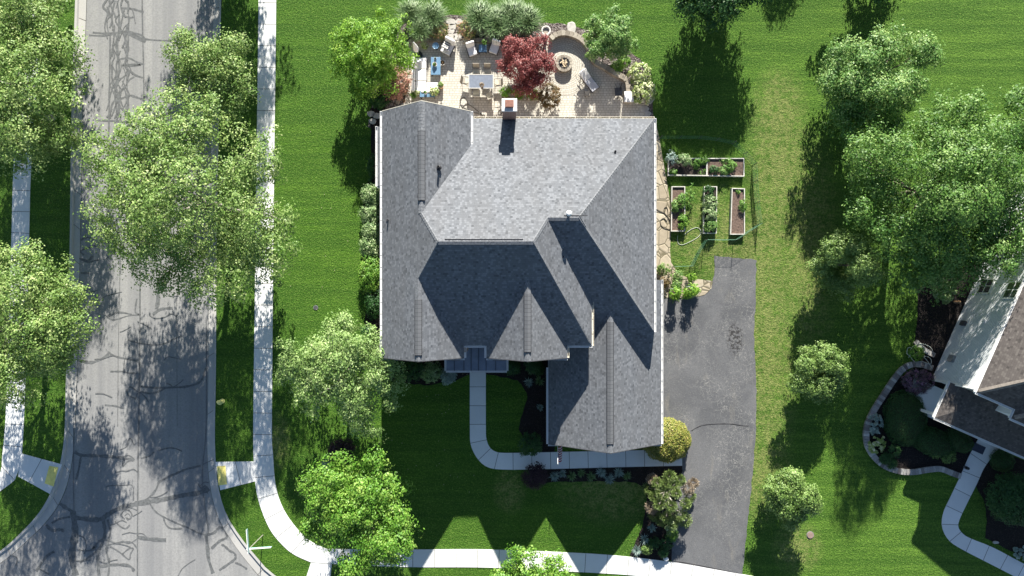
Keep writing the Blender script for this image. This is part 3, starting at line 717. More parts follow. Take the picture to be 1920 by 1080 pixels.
# rake trim boards on gable ends
def rake(p0, p1, y, s):
    mb = MB(); a = Vector(p0); b = Vector(p1)
    mb.add([(a.x,y,a.z+.01),(b.x,y,b.z+.01),(b.x,y,b.z-.24),(a.x,y,a.z-.24),(a.x,y+s*.04,a.z+.01),(b.x,y+s*.04,b.z+.01),(b.x,y+s*.04,b.z-.24),(a.x,y+s*.04,a.z-.24)],
           [(0,1,2,3),(7,6,5,4),(0,4,5,1),(1,5,6,2),(2,6,7,3),(3,7,4,0)])
    mb.build('rake_trim', DGREY if s < 0 else CREAM, roof)
for (xa, xr, xb, p, q, y, s) in ((-8.69,rxN,-2.74,pW,pNG,YN,1),(-8.69,rx1,-3.2,pW,pG1,YS,-1),(-1.71,rx2,3.7,pG2w,pG2e,YS,-1),(2.59,rxG,10.67,pGW,pGE,YG,-1)):
    rake(on(p,xa,y), on(p,xr,y), y+s*.002, s); rake(on(q,xr,y), on(q,xb,y), y+s*.002, s)
# gable return gutters
gutter((-8.7,YS-.05,5.5),(-7.4,YS-.05,5.5),(0,-1)); gutter((-4.7,YS-.05,5.5),(-3.2,YS-.05,5.5),(0,-1)); gutter((-1.7,YS-.05,5.5),(-.4,YS-.05,5.5),(0,-1)); gutter((2.3,YS-.05,5.5),(3.7,YS-.05,5.5),(0,-1))
gutter((2.6,YG-.05,2.38),(3.9,YG-.05,2.38),(0,-1)); gutter((9.5,YG-.05,2.38),(10.67,YG-.05,2.38),(0,-1))
# vent pipes on the roof
def pipe(px, py, zr, h, r, mat, name='vent_pipe', white=False):
    c = W(px, py, zr); mb = MB(); mb.lathe([(.17,-.12),(.15,.02),(r,.05),(r,h),(r*.7,h),(r*.7,h-.05)], c, 10)
    if white: mb.lathe([(r*2.0,h-.06),(r*2.1,h+.05),(r*1.2,h+.14),(.02,h+.16)], c, 12)
    mb.build(name, mat, roof, smooth=False)
pipe(823,314,7.45,.45,.065,BLACK); pipe(1153,285,5.75,.25,.07,BLACK); pipe(728,413,5.95,.35,.05,DGREY); pipe(1056,482,7.0,.45,.05,DGREY)
pipe(1066,401,8.3,.3,.09,WHITE,'vent_cap',True)
# chimney
cx = -.17; ch = MB(); ch.box((cx,11.85,3.4),(.88,.70,6.8)); ch.box((cx,11.85,6.86),(1.0,.82,.12))
chim = ch.build('chimney', BRICKR, house)
MB().box((cx,11.85,6.98),(1.0,.84,.12)).build('chimney_cap', mat_plain('white_mortar_cap',(0.72,0.70,0.66),.8), chim, bevel=.02)
pt = MB(); pt.box((cx,11.87,7.13),(.52,.46,.16)); pt.box((cx,11.87,7.27),(.56,.50,.10)); pt.build('flue_pot', mat_plain('terracotta',(0.26,0.12,0.085),.7,var=.2), chim, bevel=.04)
# bay with its own small roof on the left wall
bm = MB(); bm.box((-8.95,9.3,1.4),(1.0,3.9,2.8)); bm.build('bay', BRICKT, house)
bp = slope(2.95,'x',-9.52,.45)
bay = roof_mesh([(bp,[on(bp,-9.52,11.40),on(bp,-9.52,7.22),on(bp,-8.35,7.22),on(bp,-8.35,11.40)])],.12).build('bay_roof',[SHING,WHITE],house)
gutter((-9.53,11.42,2.92),(-9.53,7.2,2.92),(-1,0)); gutter((-9.5,7.2,2.9),(-8.4,7.2,2.9),(0,-1),hang=2)
# entry porch roof: flat metal pans in a T
ep = MB()
ep.box((-2.5,-5.36,3.15),(4.24,.92,.10)); ep.box((-2.6,-4.4,3.153),(1.55,1.0,.10))
er = ep.build('porch_roof', METROOF, house)
sm = MB()
for x in (-4.05,-3.38,-2.87,-2.35,-1.82,-1.15): sm.box((x,-5.36,3.22),(.035,.92,.05))
for x in (-3.3,-2.87,-2.35,-1.9): sm.box((x,-4.4,3.223),(.035,1.0,.05))
for x0 in (-4.1,-.9): sm.box((x0,-5.1,3.22),(.9,.03,.04))
sm.build('standing_seam', mat_plain('seam_dark',(0.05,0.06,0.08),.5), er)
for a, b, s in (((-4.62,-5.82),(-.38,-5.82),(0,-1)),((-4.62,-5.80),(-4.62,-4.92),(-1,0)),((-.38,-5.80),(-.38,-4.92),(1,0))): gutter((*a,3.22),(*b,3.22),s)
pw = MB()
for s, e in (((-4.62,-4.93),(-3.42,-4.93)),((-1.74,-4.93),(-.38,-4.93)),((-3.4,-4.93),(-3.4,-3.9)),((-1.76,-4.93),(-1.76,-3.9)),((-3.4,-3.92),(-1.76,-3.92))):
    c = Vector(((s[0]+e[0])/2,(s[1]+e[1])/2,3.24)); pw.box(c,(abs(e[0]-s[0])+.05,abs(e[1]-s[1])+.05,.16))
pw.build('porch_trim', CREAM, house)
for x in (-4.3,-.7): MB().box((x,-5.5,1.6),(.22,.22,3.1)).build('porch_post', WHITE, house); MB().box((-2.5,-5.0,.09),(4.4,1.5,.18)).build('porch_step', CONC, house)
# windows, doors
def window(c, w, h, axis, sgn, parent=house):
    fr = MB(); pn = MB()
    d = (w+.16, .10, h+.16) if axis == 'y' else (.10, w+.16, h+.16)
    e = (w, .13, h) if axis == 'y' else (.13, w, h)
    fr.box(c, d); f = fr.build('window', WHITE, parent); pn.box(c, e); pn.build('pane', GLASS, f)
for x in (-6.9,-4.6): window((x,-4.33,1.5),1.0,1.5,'y',-1); window((x,-4.33,4.2),1.0,1.3,'y',-1)
for x in (0.2,1.9): window((x,-4.33,1.5),1.0,1.5,'y',-1); window((x,-4.33,4.2),1.0,1.3,'y',-1)
for y in (-2,1,4): window((-8.38,y,1.5),1.1,1.5,'x',-1); window((-8.38,y,4.3),1.1,1.3,'x',-1)
for x in (0.9,3.2,6.6): window((x,11.2,1.5),1.3,1.6,'y',1)
for x in (-6.8,-4.4): window((x,11.45,1.5),1.2,1.6,'y',1)
for y in (2,5,8): window((9.4,y,1.6),1.1,1.4,'x',1)
dr = MB(); dr.box((-2.5,-4.0,1.1),(1.0,.1,2.15)); d_ = dr.build('door', mat_plain('dark_red_door',(0.12,0.02,0.02),.4), house); MB().lathe([(.03,0),(.04,.04)],(-2.15,-4.07,1.05),8).build('handle', GREY, d_)
MB().box((-2.5,-3.75,1.6),(1.6,.5,3.0)).build('entry_wall', SIDING, house)
for y in (-9.2,-6.2):
    gd = MB(); gd.box((10.32,y,1.1),(.08,2.6,2.1))
    for k in range(4): gd.box((10.365,y,.32+.52*k),(.02,2.5,.44))
    gd.build('garage_door', WHITE, house)

# ================================================================ FOLIAGE
rs = np.random.RandomState(11)
def leaves_mesh(name, pos, nrm, size, tone, mat, parent=None, aspect=0.6):
    n = len(pos)
    nrm = nrm/np.maximum(1e-6, np.linalg.norm(nrm, axis=1, keepdims=True))
    r = rs.normal(size=(n,3)); t = np.cross(nrm, r); t /= np.maximum(1e-6, np.linalg.norm(t, axis=1, keepdims=True))
    b = np.cross(nrm, t)
    sz = (size if np.ndim(size) else np.full(n, size))*rs.uniform(.65,1.35,n)
    a = t*sz[:,None]*.5; c = b*sz[:,None]*.5*aspect
    v = np.stack([pos-a, pos-c, pos+a, pos+c], axis=1).reshape(-1,3).astype(np.float32)
    me = bpy.data.meshes.new(name); me.vertices.add(4*n); me.vertices.foreach_set('co', v.ravel())
    me.loops.add(4*n); me.loops.foreach_set('vertex_index', np.arange(4*n, dtype=np.int32))
    me.polygons.add(n); me.polygons.foreach_set('loop_start', np.arange(0,4*n,4,dtype=np.int32)); me.polygons.foreach_set('loop_total', np.full(n,4,dtype=np.int32))
    me.update(calc_edges=True)
    at = me.attributes.new('tone','FLOAT','FACE'); at.data.foreach_set('value', np.clip(tone,0,1).astype(np.float32))
    me.materials.append(mat)
    o = bpy.data.objects.new(name, me); C.objects.link(o)
    if parent: o.parent = parent
    return o
def crown_pts(lobes, n, clump=.55, per=36, fill=.22, zmin=-.45, flat=.75, jag=.12, reach=.25):
    """lobes: (x,y,z,rx,ry,rz). Leaves gather in clumps spread over the lobes' surfaces and some inside"""
    L = np.array(lobes, dtype=float); k = len(L)
    area = L[:,3]*L[:,4] + L[:,3]*L[:,5]; pr = area/area.sum()
    nc = max(6, n//per); li = rs.choice(k, nc, p=pr)
    d = rs.normal(size=(nc,3)); d /= np.linalg.norm(d, axis=1, keepdims=True)
    low = d[:,2] < zmin; d[low,2] *= -1
    rad = np.where(rs.rand(nc) < fill, rs.uniform(.35,.8,nc), rs.uniform(.84,1.0,nc))
    rad = np.where(rs.rand(nc) < jag, rad+rs.uniform(0,reach,nc), rad)
    cen = L[li,:3] + d*L[li,3:6]*rad[:,None]
    csz = clump*rs.uniform(.55,1.3,nc)
    ci = rs.randint(0, nc, n)
    off = rs.normal(size=(n,3)); off /= np.linalg.norm(off, axis=1, keepdims=True)
    off *= (rs.rand(n)**.45)[:,None]*csz[ci][:,None]; off[:,2] *= flat
    off += d[ci]*rs.rand(n)[:,None]*csz[ci][:,None]*.4
    pos = cen[ci]+off
    nrm = off/csz[ci][:,None] + d[ci]*.5 + np.array([0,0,.75]) + rs.normal(size=(n,3))*.45
    ct = rs.normal(.5,.14,nc)
    tone = ct[ci] + rs.normal(0,.17,n)
    return pos, nrm, tone, cen
def boughs(ww):
    """break each smooth lobe into boughs with hollows between them, plus a low inner core"""
    out = []
    for (x,y,z,a,b,c) in ww:
        k = int(np.clip(5+a*2.2, 6, 13))
        for i in range(k):
            d = rs.normal(size=3); d /= np.linalg.norm(d); d[2] = abs(d[2]) if rs.rand() < .7 else d[2]
            q = rs.uniform(.30,.48); m = (1-q)*rs.uniform(.92,1.3)
            out.append((x+d[0]*a*m, y+d[1]*b*m, z+d[2]*c*m, a*q, b*q, max(c*q, a*q*.6)))
    zc = np.mean([w[2] for w in ww]); R = max(math.hypot(w[0]-np.mean([v[0] for v in ww]), w[1]-np.mean([v[1] for v in ww]))+w[3]*.6 for w in ww)
    for i in range(5):
        q = rs.uniform(0,6.28); rr = R*.38
        out.append((math.cos(q)*rr, math.sin(q)*rr, zc*rs.uniform(.5,.75), R*.3, R*.3, zc*.2))
    return out
def trunk_mesh(name, base, cen, h, r, parent, mat, nl=7, lean=None):
    mb = MB(); top = Vector((base[0], base[1], h)); b0 = Vector((base[0], base[1], -.05))
    w = Vector((rs.uniform(-.1,.1), rs.uniform(-.1,.1), 0))
    mb.tube([b0, b0+Vector((0,0,.15)), b0.lerp(top,.5)+w, top], [r*1.5, r*1.1, r*.9, r*.65], 8)
    o = mb.build(name, mat, parent, smooth=True)
    lb = MB(); idx = rs.choice(len(cen), min(nl, len(cen)), replace=False)
    for i in idx:
        e = Vector(cen[i]); s = b0.lerp(top, rs.uniform(.6,1.0))
        m1 = s.lerp(e,.4)+Vector((rs.uniform(-.25,.25),rs.uniform(-.25,.25),abs(e.z-s.z)*.12)); m2 = s.lerp(e,.75)+Vector((rs.uniform(-.2,.2),rs.uniform(-.2,.2),.1))
        lb.tube([s, m1, m2, e], [r*.5, r*.32, r*.18, r*.07], 5)
        for q in range(2):
            e2 = m2+Vector((rs.uniform(-1,1),rs.uniform(-1,1),rs.uniform(0,.6)))*(.5+r*2)
            lb.tube([m1.lerp(m2,rs.uniform(.2,.9)), e2], [r*.15, r*.05], 4)
    lb.build('branch', mat, parent, smooth=True)
def tree(name, label, base, lobes, n, leaf, mat, group=None, bark=BARK, r=.16, clump=.55, cat='tree', nl=9, dens=1.6, **k):
    """lobes given as (px,py,z,r_px[,rz_m]) where they appear in the photograph"""
    bx, by = W2(*base); root = thing(name, label, cat, (bx,by,0), 0, group)
    ww = []
    for l in lobes:
        c = W(l[0], l[1], l[2]); rr = l[3]*S*(H-l[2])/H
        ww.append((c.x-bx, c.y-by, c.z, rr, rr, l[4] if len(l) > 4 else rr*.75))
    ww = boughs(ww)
    pos, nrm, tone, cen = crown_pts(ww, int(n*dens), clump, **k)
    keep = pos[:,2] > .05; pos, nrm, tone = pos[keep], nrm[keep], tone[keep]
    zc = np.average([w[2] for w in ww])
    trunk_mesh('trunk', (0,0), cen, max(.5, zc*.85), r, root, bark, nl)
    leaves_mesh('crown', pos, nrm, leaf, tone, mat, root)
    return root
LF = {
 'street': mat_leaf('street_tree_leaf', (0.060,0.135,0.022), (0.165,0.280,0.060), (0.44,0.52,0.20)),
 'cool': mat_leaf('cool_green_leaf', (0.026,0.090,0.012), (0.085,0.195,0.030), (0.27,0.40,0.11)),
 'mint': mat_leaf('mint_green_leaf', (0.034,0.110,0.018), (0.115,0.245,0.050), (0.40,0.53,0.18)),
 'deep': mat_leaf('deep_green_leaf', (0.010,0.045,0.012), (0.028,0.095,0.020), (0.07,0.16,0.04)),
 'lime': mat_leaf('lime_leaf', (0.055,0.165,0.010), (0.165,0.345,0.030), (0.40,0.56,0.10), .35),
 'pale': mat_leaf('pale_green_leaf', (0.095,0.185,0.040), (0.215,0.340,0.095), (0.48,0.58,0.26), .3),
 'vivid': mat_leaf('vivid_green_leaf', (0.045,0.145,0.010), (0.125,0.285,0.030), (0.33,0.47,0.10), .3),
 'olive': mat_leaf('olive_leaf', (0.055,0.120,0.018), (0.145,0.245,0.055), (0.32,0.43,0.14)),
 'red': mat_leaf('red_maple_leaf', (0.075,0.012,0.014), (0.230,0.050,0.048), (0.42,0.17,0.15), .25),
 'plum': mat_leaf('plum_leaf', (0.012,0.006,0.010), (0.035,0.016,0.024), (0.09,0.05,0.06)),
 'bronze': mat_leaf('bronze_leaf', (0.06,0.045,0.015), (0.14,0.105,0.035), (0.28,0.17,0.09)),
 'gold': mat_leaf('golden_leaf', (0.05,0.09,0.01), (0.22,0.25,0.04), (0.44,0.33,0.13), .2),
 'pink': mat_leaf('pink_flower', (0.07,0.13,0.03), (0.36,0.17,0.12), (0.60,0.35,0.27), .2),
 'blush': mat_leaf('blush_flower', (0.09,0.17,0.03), (0.20,0.25,0.07), (0.70,0.33,0.24), .2),
 'white': mat_leaf('white_flower', (0.10,0.22,0.03), (0.30,0.38,0.10), (0.85,0.80,0.62), .15),
 'purple': mat_leaf('purple_flower', (0.03,0.07,0.02), (0.13,0.08,0.10), (0.34,0.16,0.28), .15),
 'grass': mat_leaf('blue_green_grass', (0.04,0.11,0.03), (0.13,0.23,0.08), (0.30,0.38,0.20), .25),
 'silver': mat_leaf('silver_leaf', (0.12,0.18,0.15), (0.22,0.31,0.27), (0.42,0.50,0.45), .15),
 'pine': mat_leaf('pine_needle', (0.045,0.10,0.02), (0.15,0.22,0.06), (0.28,0.34,0.12), .2),
 'dead': mat_leaf('dry_needle', (0.16,0.13,0.09), (0.30,0.24,0.17), (0.42,0.36,0.28), .15),
 'hedge': mat_leaf('hedge_leaf', (0.04,0.11,0.03), (0.18,0.29,0.10), (0.55,0.64,0.36), .25),
 'veg': mat_leaf('vegetable_leaf', (0.05,0.14,0.02), (0.12,0.27,0.04), (0.28,0.42,0.12), .3),
}
ST = 'street trees along the road'
tree('street_tree', 'biggest broad street tree overhanging the road, centre left', (440,395),
     [(350,370,7.2,135,3.2),(330,262,6.5,92,2.3),(235,300,6.0,72,2.0),(455,300,6.5,75,2.2),(525,320,6.0,42,1.4),(230,415,5.8,62,1.8),(300,475,6.0,75,2.0),(410,500,6.0,78,2.0),(490,440,6.5,66,2.0),(250,350,6.2,80,2),(385,215,6.6,40,1.4),(490,505,5.4,45,1.3),(330,525,5.2,36,1.1)],
     52000, .155, LF['street'], ST, r=.26, clump=.62, nl=16, bark=BARKL, dens=1.25)
tree('street_tree', 'round street tree right of the road above the biggest one', (440,162),
     [(400,140,4.2,62,2.0),(350,100,4.0,38,1.4),(430,110,4.2,46,1.5),(455,165,4.0,38,1.4),(370,170,4.0,46,1.5),(440,195,3.8,36,1.3)], 20000, .14, LF['street'], ST, r=.16, clump=.5, bark=BARKL, dens=1.25)
tree('street_tree', 'tall street tree at the left edge above the left sidewalk gap', (97,222),
     [(40,170,5.5,95,2.6),(110,120,5.0,62,1.9),(120,200,5.2,60,1.8),(60,270,5.0,72,2.0),(130,275,4.8,40,1.3),(10,240,5.6,90,2.4),(90,60,5.0,45,1.5)], 30000, .15, LF['street'], ST, r=.2, clump=.6, bark=BARKL, dens=1.25)
tree('street_tree', 'street tree cut by the top left corner of the photo', (110,75),
     [(30,25,5.0,70,2.2),(80,75,4.6,45,1.6),(-30,60,5.2,80,2.2),(95,20,4.4,36,1.4)], 17000, .15, LF['street'], ST, r=.18, clump=.6, bark=BARKL, dens=1.25)
tree('street_tree', 'street tree at the left edge below the sidewalk gap', (92,608),
     [(50,610,5.6,110,2.6),(115,560,5.2,62,1.9),(140,620,5.0,52,1.6),(90,500,5.2,50,1.6),(30,520,5.6,62,2.0),(50,710,5.2,62,2.0),(110,670,4.8,46,1.5),(-20,640,6.0,90,2.4)], 36000, .15, LF['street'], ST, r=.22, clump=.6, bark=BARKL, dens=1.25)
tree('street_tree', 'street tree just above the top edge, its shadow across the road', (440,-170),
     [(330,-290,6.2,115,2.6),(400,-190,6.0,95,2.2),(310,-200,5.6,85,2.0),(440,-280,5.8,80,2.0),(395,-55,4.2,50,1.1)], 26000, .19, LF['street'], ST, r=.2, bark=BARKL, dens=1.25)
tree('street_tree', 'second street tree above the top left edge', (95,-150), [(-20,-200,5.5,130,2.4),(60,-160,5,80,2)], 9000, .22, LF['street'], ST, r=.2, bark=BARKL, dens=1.25)
GT = 'garden trees round the house'
tree('young_maple', 'pale loose crowned tree at the front left corner of the house', (662,690),
     [(640,690,4.8,70,1.6),(560,665,4.4,44,1.0),(635,620,4.6,32,.8),(700,650,4.8,40,1.1),(590,720,4.0,50,1.0),(720,700,4.8,40,1.1),(672,760,4.6,42,.9),(742,745,4.2,26,.6),(725,720,4.6,30,.7),(690,800,4.0,26,.6),(650,650,5.4,44,1.1),(540,710,3.8,24,.6),(655,605,4.4,20,.5)],
     19000, .15, LF['pale'], GT, r=.13, clump=.5, bark=BARKL, jag=.25, reach=.35, nl=16)
tree('maple_tree', 'bright green maple over the lower left sidewalk curve', (706,925),
     [(655,925,4.8,75,1.7),(600,920,4.4,36,1.0),(690,890,4.6,42,1.1),(640,1000,4.6,56,1.4),(720,1000,4.8,58,1.5),(680,1050,4.6,48,1.3),(600,985,4.2,32,.9),(750,985,4.4,28,.8),(630,880,4.0,36,.9)],
     26000, .16, LF['vivid'], GT, r=.14, clump=.48, jag=.2, reach=.3)
tree('maple_tree', 'bright green maple cut by the bottom edge in the middle', (983,1100),
     [(990,1085,4.2,56,1.3),(940,1100,4.0,48,1.2),(1040,1085,4.0,36,1.0),(975,1040,3.9,22,.6),(1000,1140,4.2,90,1.6),(920,1140,4,60,1.3),(1040,1050,3.6,16,.4)],
     17000, .16, LF['vivid'], GT, r=.13, clump=.45, jag=.2, reach=.3)
tree('garden_tree', 'lime green tree at the top left corner of the patio', (712,118),
     [(700,100,3.0,52,1.6),(660,75,2.9,34,1.1),(725,60,3.0,42,1.2),(650,120,2.7,32,1.1),(705,150,2.6,38,1.2),(745,105,2.8,30,1.0),(710,30,2.8,18,.6),(680,165,2.0,22,.8)], 19000, .13, LF['lime'], GT, r=.1, clump=.38, jag=.2, reach=.3)
tree('garden_tree', 'small fresh green tree behind the curved seat wall', (1133,82),
     [(1145,75,2.4,36,1.2),(1120,50,2.3,20,.8),(1165,48,2.3,22,.8),(1170,85,2.1,22,.8),(1120,95,1.9,22,.8),(1150,30,2.3,16,.6)], 12000, .12, LF['mint'], GT, r=.07, clump=.3, jag=.2, reach=.3)
tree('red_maple', 'dark red japanese maple in the middle of the patio', (985,128),
     [(985,120,2.2,40,1.2),(965,95,2.1,24,.9),(1010,90,2.1,26,.9),(1022,120,2.0,22,.8),(985,155,1.8,26,.8),(950,130,1.8,18,.7),(1005,150,1.9,24,.8)], 15000, .11, LF['red'], GT, r=.09, clump=.32)
BT = 'lawn trees between the two houses'
tree('lawn_tree', 'blue green spreading tree on the upper right lawn', (1587,168),
     [(1640,150,4.4,66,2.0),(1590,110,4.2,38,1.2),(1640,75,4.2,28,.9),(1700,90,4.4,42,1.2),(1725,115,4.2,32,1.0),(1580,165,3.8,42,1.3),(1640,205,3.2,42,1.3),(1560,130,3.8,22,.7),(1690,170,3.8,38,1.2),(1600,210,2.8,36,1.2),(1590,240,2.0,36,1.2),(1650,228,2.2,42,1.2)],
     27000, .15, LF['mint'], BT, r=.17, clump=.5, jag=.2, reach=.3)
tree('lawn_tree', 'largest dark green tree at the right edge by the neighbouring house', (1668,372),
     [(1740,330,6.4,100,2.6),(1640,300,5.4,56,1.8),(1820,270,6.6,85,2.2),(1880,330,6.6,80,2.2),(1640,380,5.0,60,1.8),(1700,430,5.4,72,2.0),(1790,420,6.0,85,2.2),(1870,430,6.0,72,2.0),(1760,240,6.0,60,1.6),(1740,490,4.8,46,1.5),(1900,230,6.4,62,1.8),(1790,350,8.6,80,2.2),(1690,500,3.0,58,1.6),(1755,525,3.0,46,1.4),(1865,480,6.0,52,1.6),(1905,450,6.4,50,1.6),(1805,520,4.8,38,1.2),(1850,300,8.4,70,2.0),(1820,490,4.8,42,1.3),(1640,262,4.6,26,1.0)],
     56000, .15, LF['cool'], BT, r=.28, clump=.6, nl=14)
tree('lawn_tree', 'dark tree cut by the top edge right of the patio', (1335,-5),
     [(1355,-50,3.6,92,1.8),(1300,-20,3.3,55,1.3),(1405,-25,3.4,56,1.3),(1345,20,3.0,30,.9),(1370,10,3.1,34,1.0),(1300,5,2.9,28,.9),(1350,-90,3.6,85,1.6)], 24000, .15, LF['deep'], BT, r=.17, clump=.5)
tree('lawn_tree', 'dark tree barely showing at the top edge on the upper right', (1640,-75),
     [(1650,-75,2.6,75,1.3),(1690,-40,2.3,42,1.0),(1600,-45,2.3,42,1.0),(1650,-30,2.0,36,.8)], 12000, .15, LF['deep'], BT, r=.14, clump=.45)
tree('lawn_tree', 'tree out of frame above the upper lawn', (1500,-310), [(1500,-310,3.2,70,1.6)], 5000, .18, LF['deep'], BT, r=.14)
tree('lawn_tree', 'small round tree beside the left side of the largest dark tree', (1546,498),
     [(1585,495,3.4,58,1.7),(1560,470,3.3,26,.9),(1610,480,3.4,34,1.0),(1540,500,2.1,24,.8),(1625,505,2.0,26,.8),(1590,530,1.9,34,.9)], 18000, .12, LF['olive'], BT, r=.1, clump=.34)
tree('lawn_tree', 'small round tree alone on the shaded middle of the right lawn', (1505,690),
     [(1530,697,2.3,52,1.5),(1505,675,2.2,24,.8),(1545,665,2.2,22,.8),(1560,700,2.0,28,.9),(1515,725,2.0,28,.9),(1550,730,1.9,22,.8)], 17000, .12, LF['olive'], BT, r=.1, clump=.3)
tree('lawn_tree', 'small open tree beside the lower end of the driveway', (1458,912),
     [(1483,930,2.4,46,1.4),(1450,915,2.2,22,.8),(1480,895,2.3,22,.8),(1515,940,2.1,26,.8),(1485,962,2.0,26,.8),(1455,940,2.0,22,.8)], 14000, .13, LF['olive'], BT, r=.09, clump=.34, jag=.2)
# unseen tree, added beyond the right edge to shade the neighbour's wall
tree('lawn_tree', 'unseen tree added beyond the right edge to shade the neighbouring house', (1960,330), [(2040,250,6.5,150,2.8),(2080,330,6,110,2.4),(1990,330,5.5,60,2)], 22000, .2, LF['cool'], BT, r=.2)

SH = 'shrubs in the planting beds'
def shrub(name, label, px, py, r, h, n, leaf, mat, group=None, ry=None, clump=.16, stem=True, cat='shrub', fill=.15, **k):
    """r in px, h height in metres; sits on the ground at its true place"""
    z = h*.5; c = W(px, py, z); rr = r*S; ryy = (ry or r)*S
    root = thing(name, label, cat, (c.x, c.y, 0), 0, group)
    pos, nrm, tone, cen = crown_pts([(0,0,z*.9,rr*.9,ryy*.9,h*.5)], n, clump, per=22, fill=fill, zmin=-.2, **k)
    pos[:,2] = np.maximum(pos[:,2], .04)
    leaves_mesh('foliage', pos, nrm, leaf, tone, mat, root)
    if stem:
        mb = MB()
        for i in range(5):
            q = rs.uniform(0,6.28); e = Vector((math.cos(q)*rr*.5, math.sin(q)*ryy*.5, h*.6))
            mb.tube([Vector((0,0,0)), e*.5+Vector((0,0,.1)), e], [.025,.018,.008], 4)
        mb.build('stem', BARK, root)
    return root
def dome(name, label, px, py, r, h, n, leaf, mat, group=None, ry=None, rz=0):
    """clipped shrub: leaves in a tight skin over a rounded body"""
    c = W(px, py, h*.5); rr = r*S; ryy = (ry or r)*S
    root = thing(name, label, 'shrub', (c.x,c.y,0), rz, group)
    d = rs.normal(size=(n,3)); d /= np.linalg.norm(d,axis=1,keepdims=True); d[:,2] = np.abs(d[:,2])*1.0
    wob = 1+.05*np.sin(d[:,0]*9+1)*np.cos(d[:,1]*8)+rs.normal(0,.025,n)
    pos = np.stack([d[:,0]*rr, d[:,1]*ryy, h*.12+d[:,2]**.75*h*.85],1)*wob[:,None]
    tone = rs.normal(.5,.2,n)
    leaves_mesh('foliage', pos, d+rs.normal(size=(n,3))*.5+np.array([0,0,.3]), leaf, tone, mat, root)
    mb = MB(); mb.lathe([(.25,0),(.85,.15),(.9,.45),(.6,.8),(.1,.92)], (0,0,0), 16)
    o = mb.build('shade_core', mat_plain('twig_shade',(0.03,0.045,0.015),.95), root, smooth=True); o.scale = (rr, ryy, h)  # solid core, the shade among the twigs put into its dark colour
    return root
dome('clipped_shrub', 'golden green clipped dome at the garage corner by the driveway', 1252, 827, 44, 2.0, 9000, .11, LF['gold'], SH, ry=40)
dome('clipped_shrub', 'long clipped dark green hedge mound inside the curved stone edging', 1700, 785, 40, 1.0, 9000, .07, LF['deep'], SH, ry=52)
dome('clipped_shrub', 'dark clipped mound next to the neighbour porch edge', 1752, 830, 44, .9, 6000, .07, LF['deep'], SH, ry=26, rz=-.4)
dome('clipped_shrub', 'smooth green clipped ball left of the doormat', 1793, 825, 22, .9, 3500, .05, LF['deep'], SH)
dome('clipped_shrub', 'smaller smooth green clipped ball nearest the doormat', 1808, 832, 18, .8, 2600, .05, LF['deep'], SH)
dome('clipped_shrub', 'round clipped ball under the neighbour porch gutter, right of the path', 1882, 864, 21, 1.0, 3500, .06, LF['deep'], SH)
shrub('large_shrub', 'big loose dark green shrub right of the neighbour path', 1905, 935, 52, 2.2, 13000, .13, LF['deep'], SH, ry=52, clump=.3)
shrub('azalea', 'purple flowering shrub under the neighbour wall corner', 1722, 715, 33, .8, 4200, .10, LF['purple'], SH, ry=24)
for i,(px,py,r,h,lab,m) in enumerate([(1752,845,15,.6,'leafy low shrub below the dark clipped mound','olive'),(1778,855,14,.6,'leafy low shrub nearest the path joint','olive'),
    (1676,845,12,.6,'small green ball beside the stone edging','deep'),(1660,860,10,.5,'lower small ball shrub inside the edging curve','deep'),(1673,870,9,.4,'lowest ball shrub touching the edging','deep')]):
    shrub('low_shrub', lab, px, py, r, h, 1200, .08, LF[m], SH)
shrub('hosta', 'cream and green hosta below the blue green one on the edging', 1643, 834, 17, .5, 900, .16, LF['white'], 'hostas on the edging', clump=.12)
shrub('hosta', 'blue green variegated hosta above the cream one', 1642, 795, 15, .5, 900, .15, LF['silver'], 'hostas on the edging', ry=21, clump=.12)
shrub('hosta', 'broad blue hosta at the right edge of the photo beside the path', 1917, 1038, 16, .5, 400, .22, LF['silver'], 'hostas on the edging', clump=.12)
shrub('rhododendron', 'spiky leafed evergreen shrub by the shaded neighbour wall', 1771, 548, 22, 1.0, 1800, .17, LF['hedge'], SH, clump=.14)
shrub('low_shrub', 'tangled green plant inside the loops of white hose', 1717, 662, 15, .5, 1100, .09, LF['vivid'], SH)
# left wall hedge
for i,(px,py,r,ry,lab) in enumerate([(697,366,19,22,'topmost pale leafed hedge shrub on the left house wall'),(695,402,20,20,'second hedge shrub down the left house wall'),(697,433,19,18,'third hedge shrub down the left house wall'),(694,462,20,20,'lowest pale leafed hedge shrub on the left house wall')]):
    shrub('hedge_shrub', lab, px, py, r, 1.3, 3600, .11, LF['hedge'], 'hedge shrubs on the left wall', ry=ry, clump=.22)
shrub('bright_shrub', 'bright green rounded shrub on the left house wall below the hedge', 695, 515, 24, 1.5, 5200, .11, LF['vivid'], SH, ry=36, clump=.24)
shrub('dark_shrub', 'dark green shrub on the left wall below the bright one', 703, 568, 17, 1.3, 2600, .10, LF['deep'], SH, ry=30, clump=.22)
shrub('dark_shrub', 'small dark conifer at the bottom of the left wall bed', 688, 622, 12, 1.1, 1500, .07, LF['deep'], SH, clump=.14)
shrub('dark_shrub', 'dark shrub beside the small roofed bay', 700, 318, 10, 1.2, 1400, .10, LF['deep'], SH, ry=34)
shrub('dark_shrub', 'dark shrub in the corner under the lime green tree', 712, 188, 17, 1.1, 2200, .11, LF['deep'], SH)
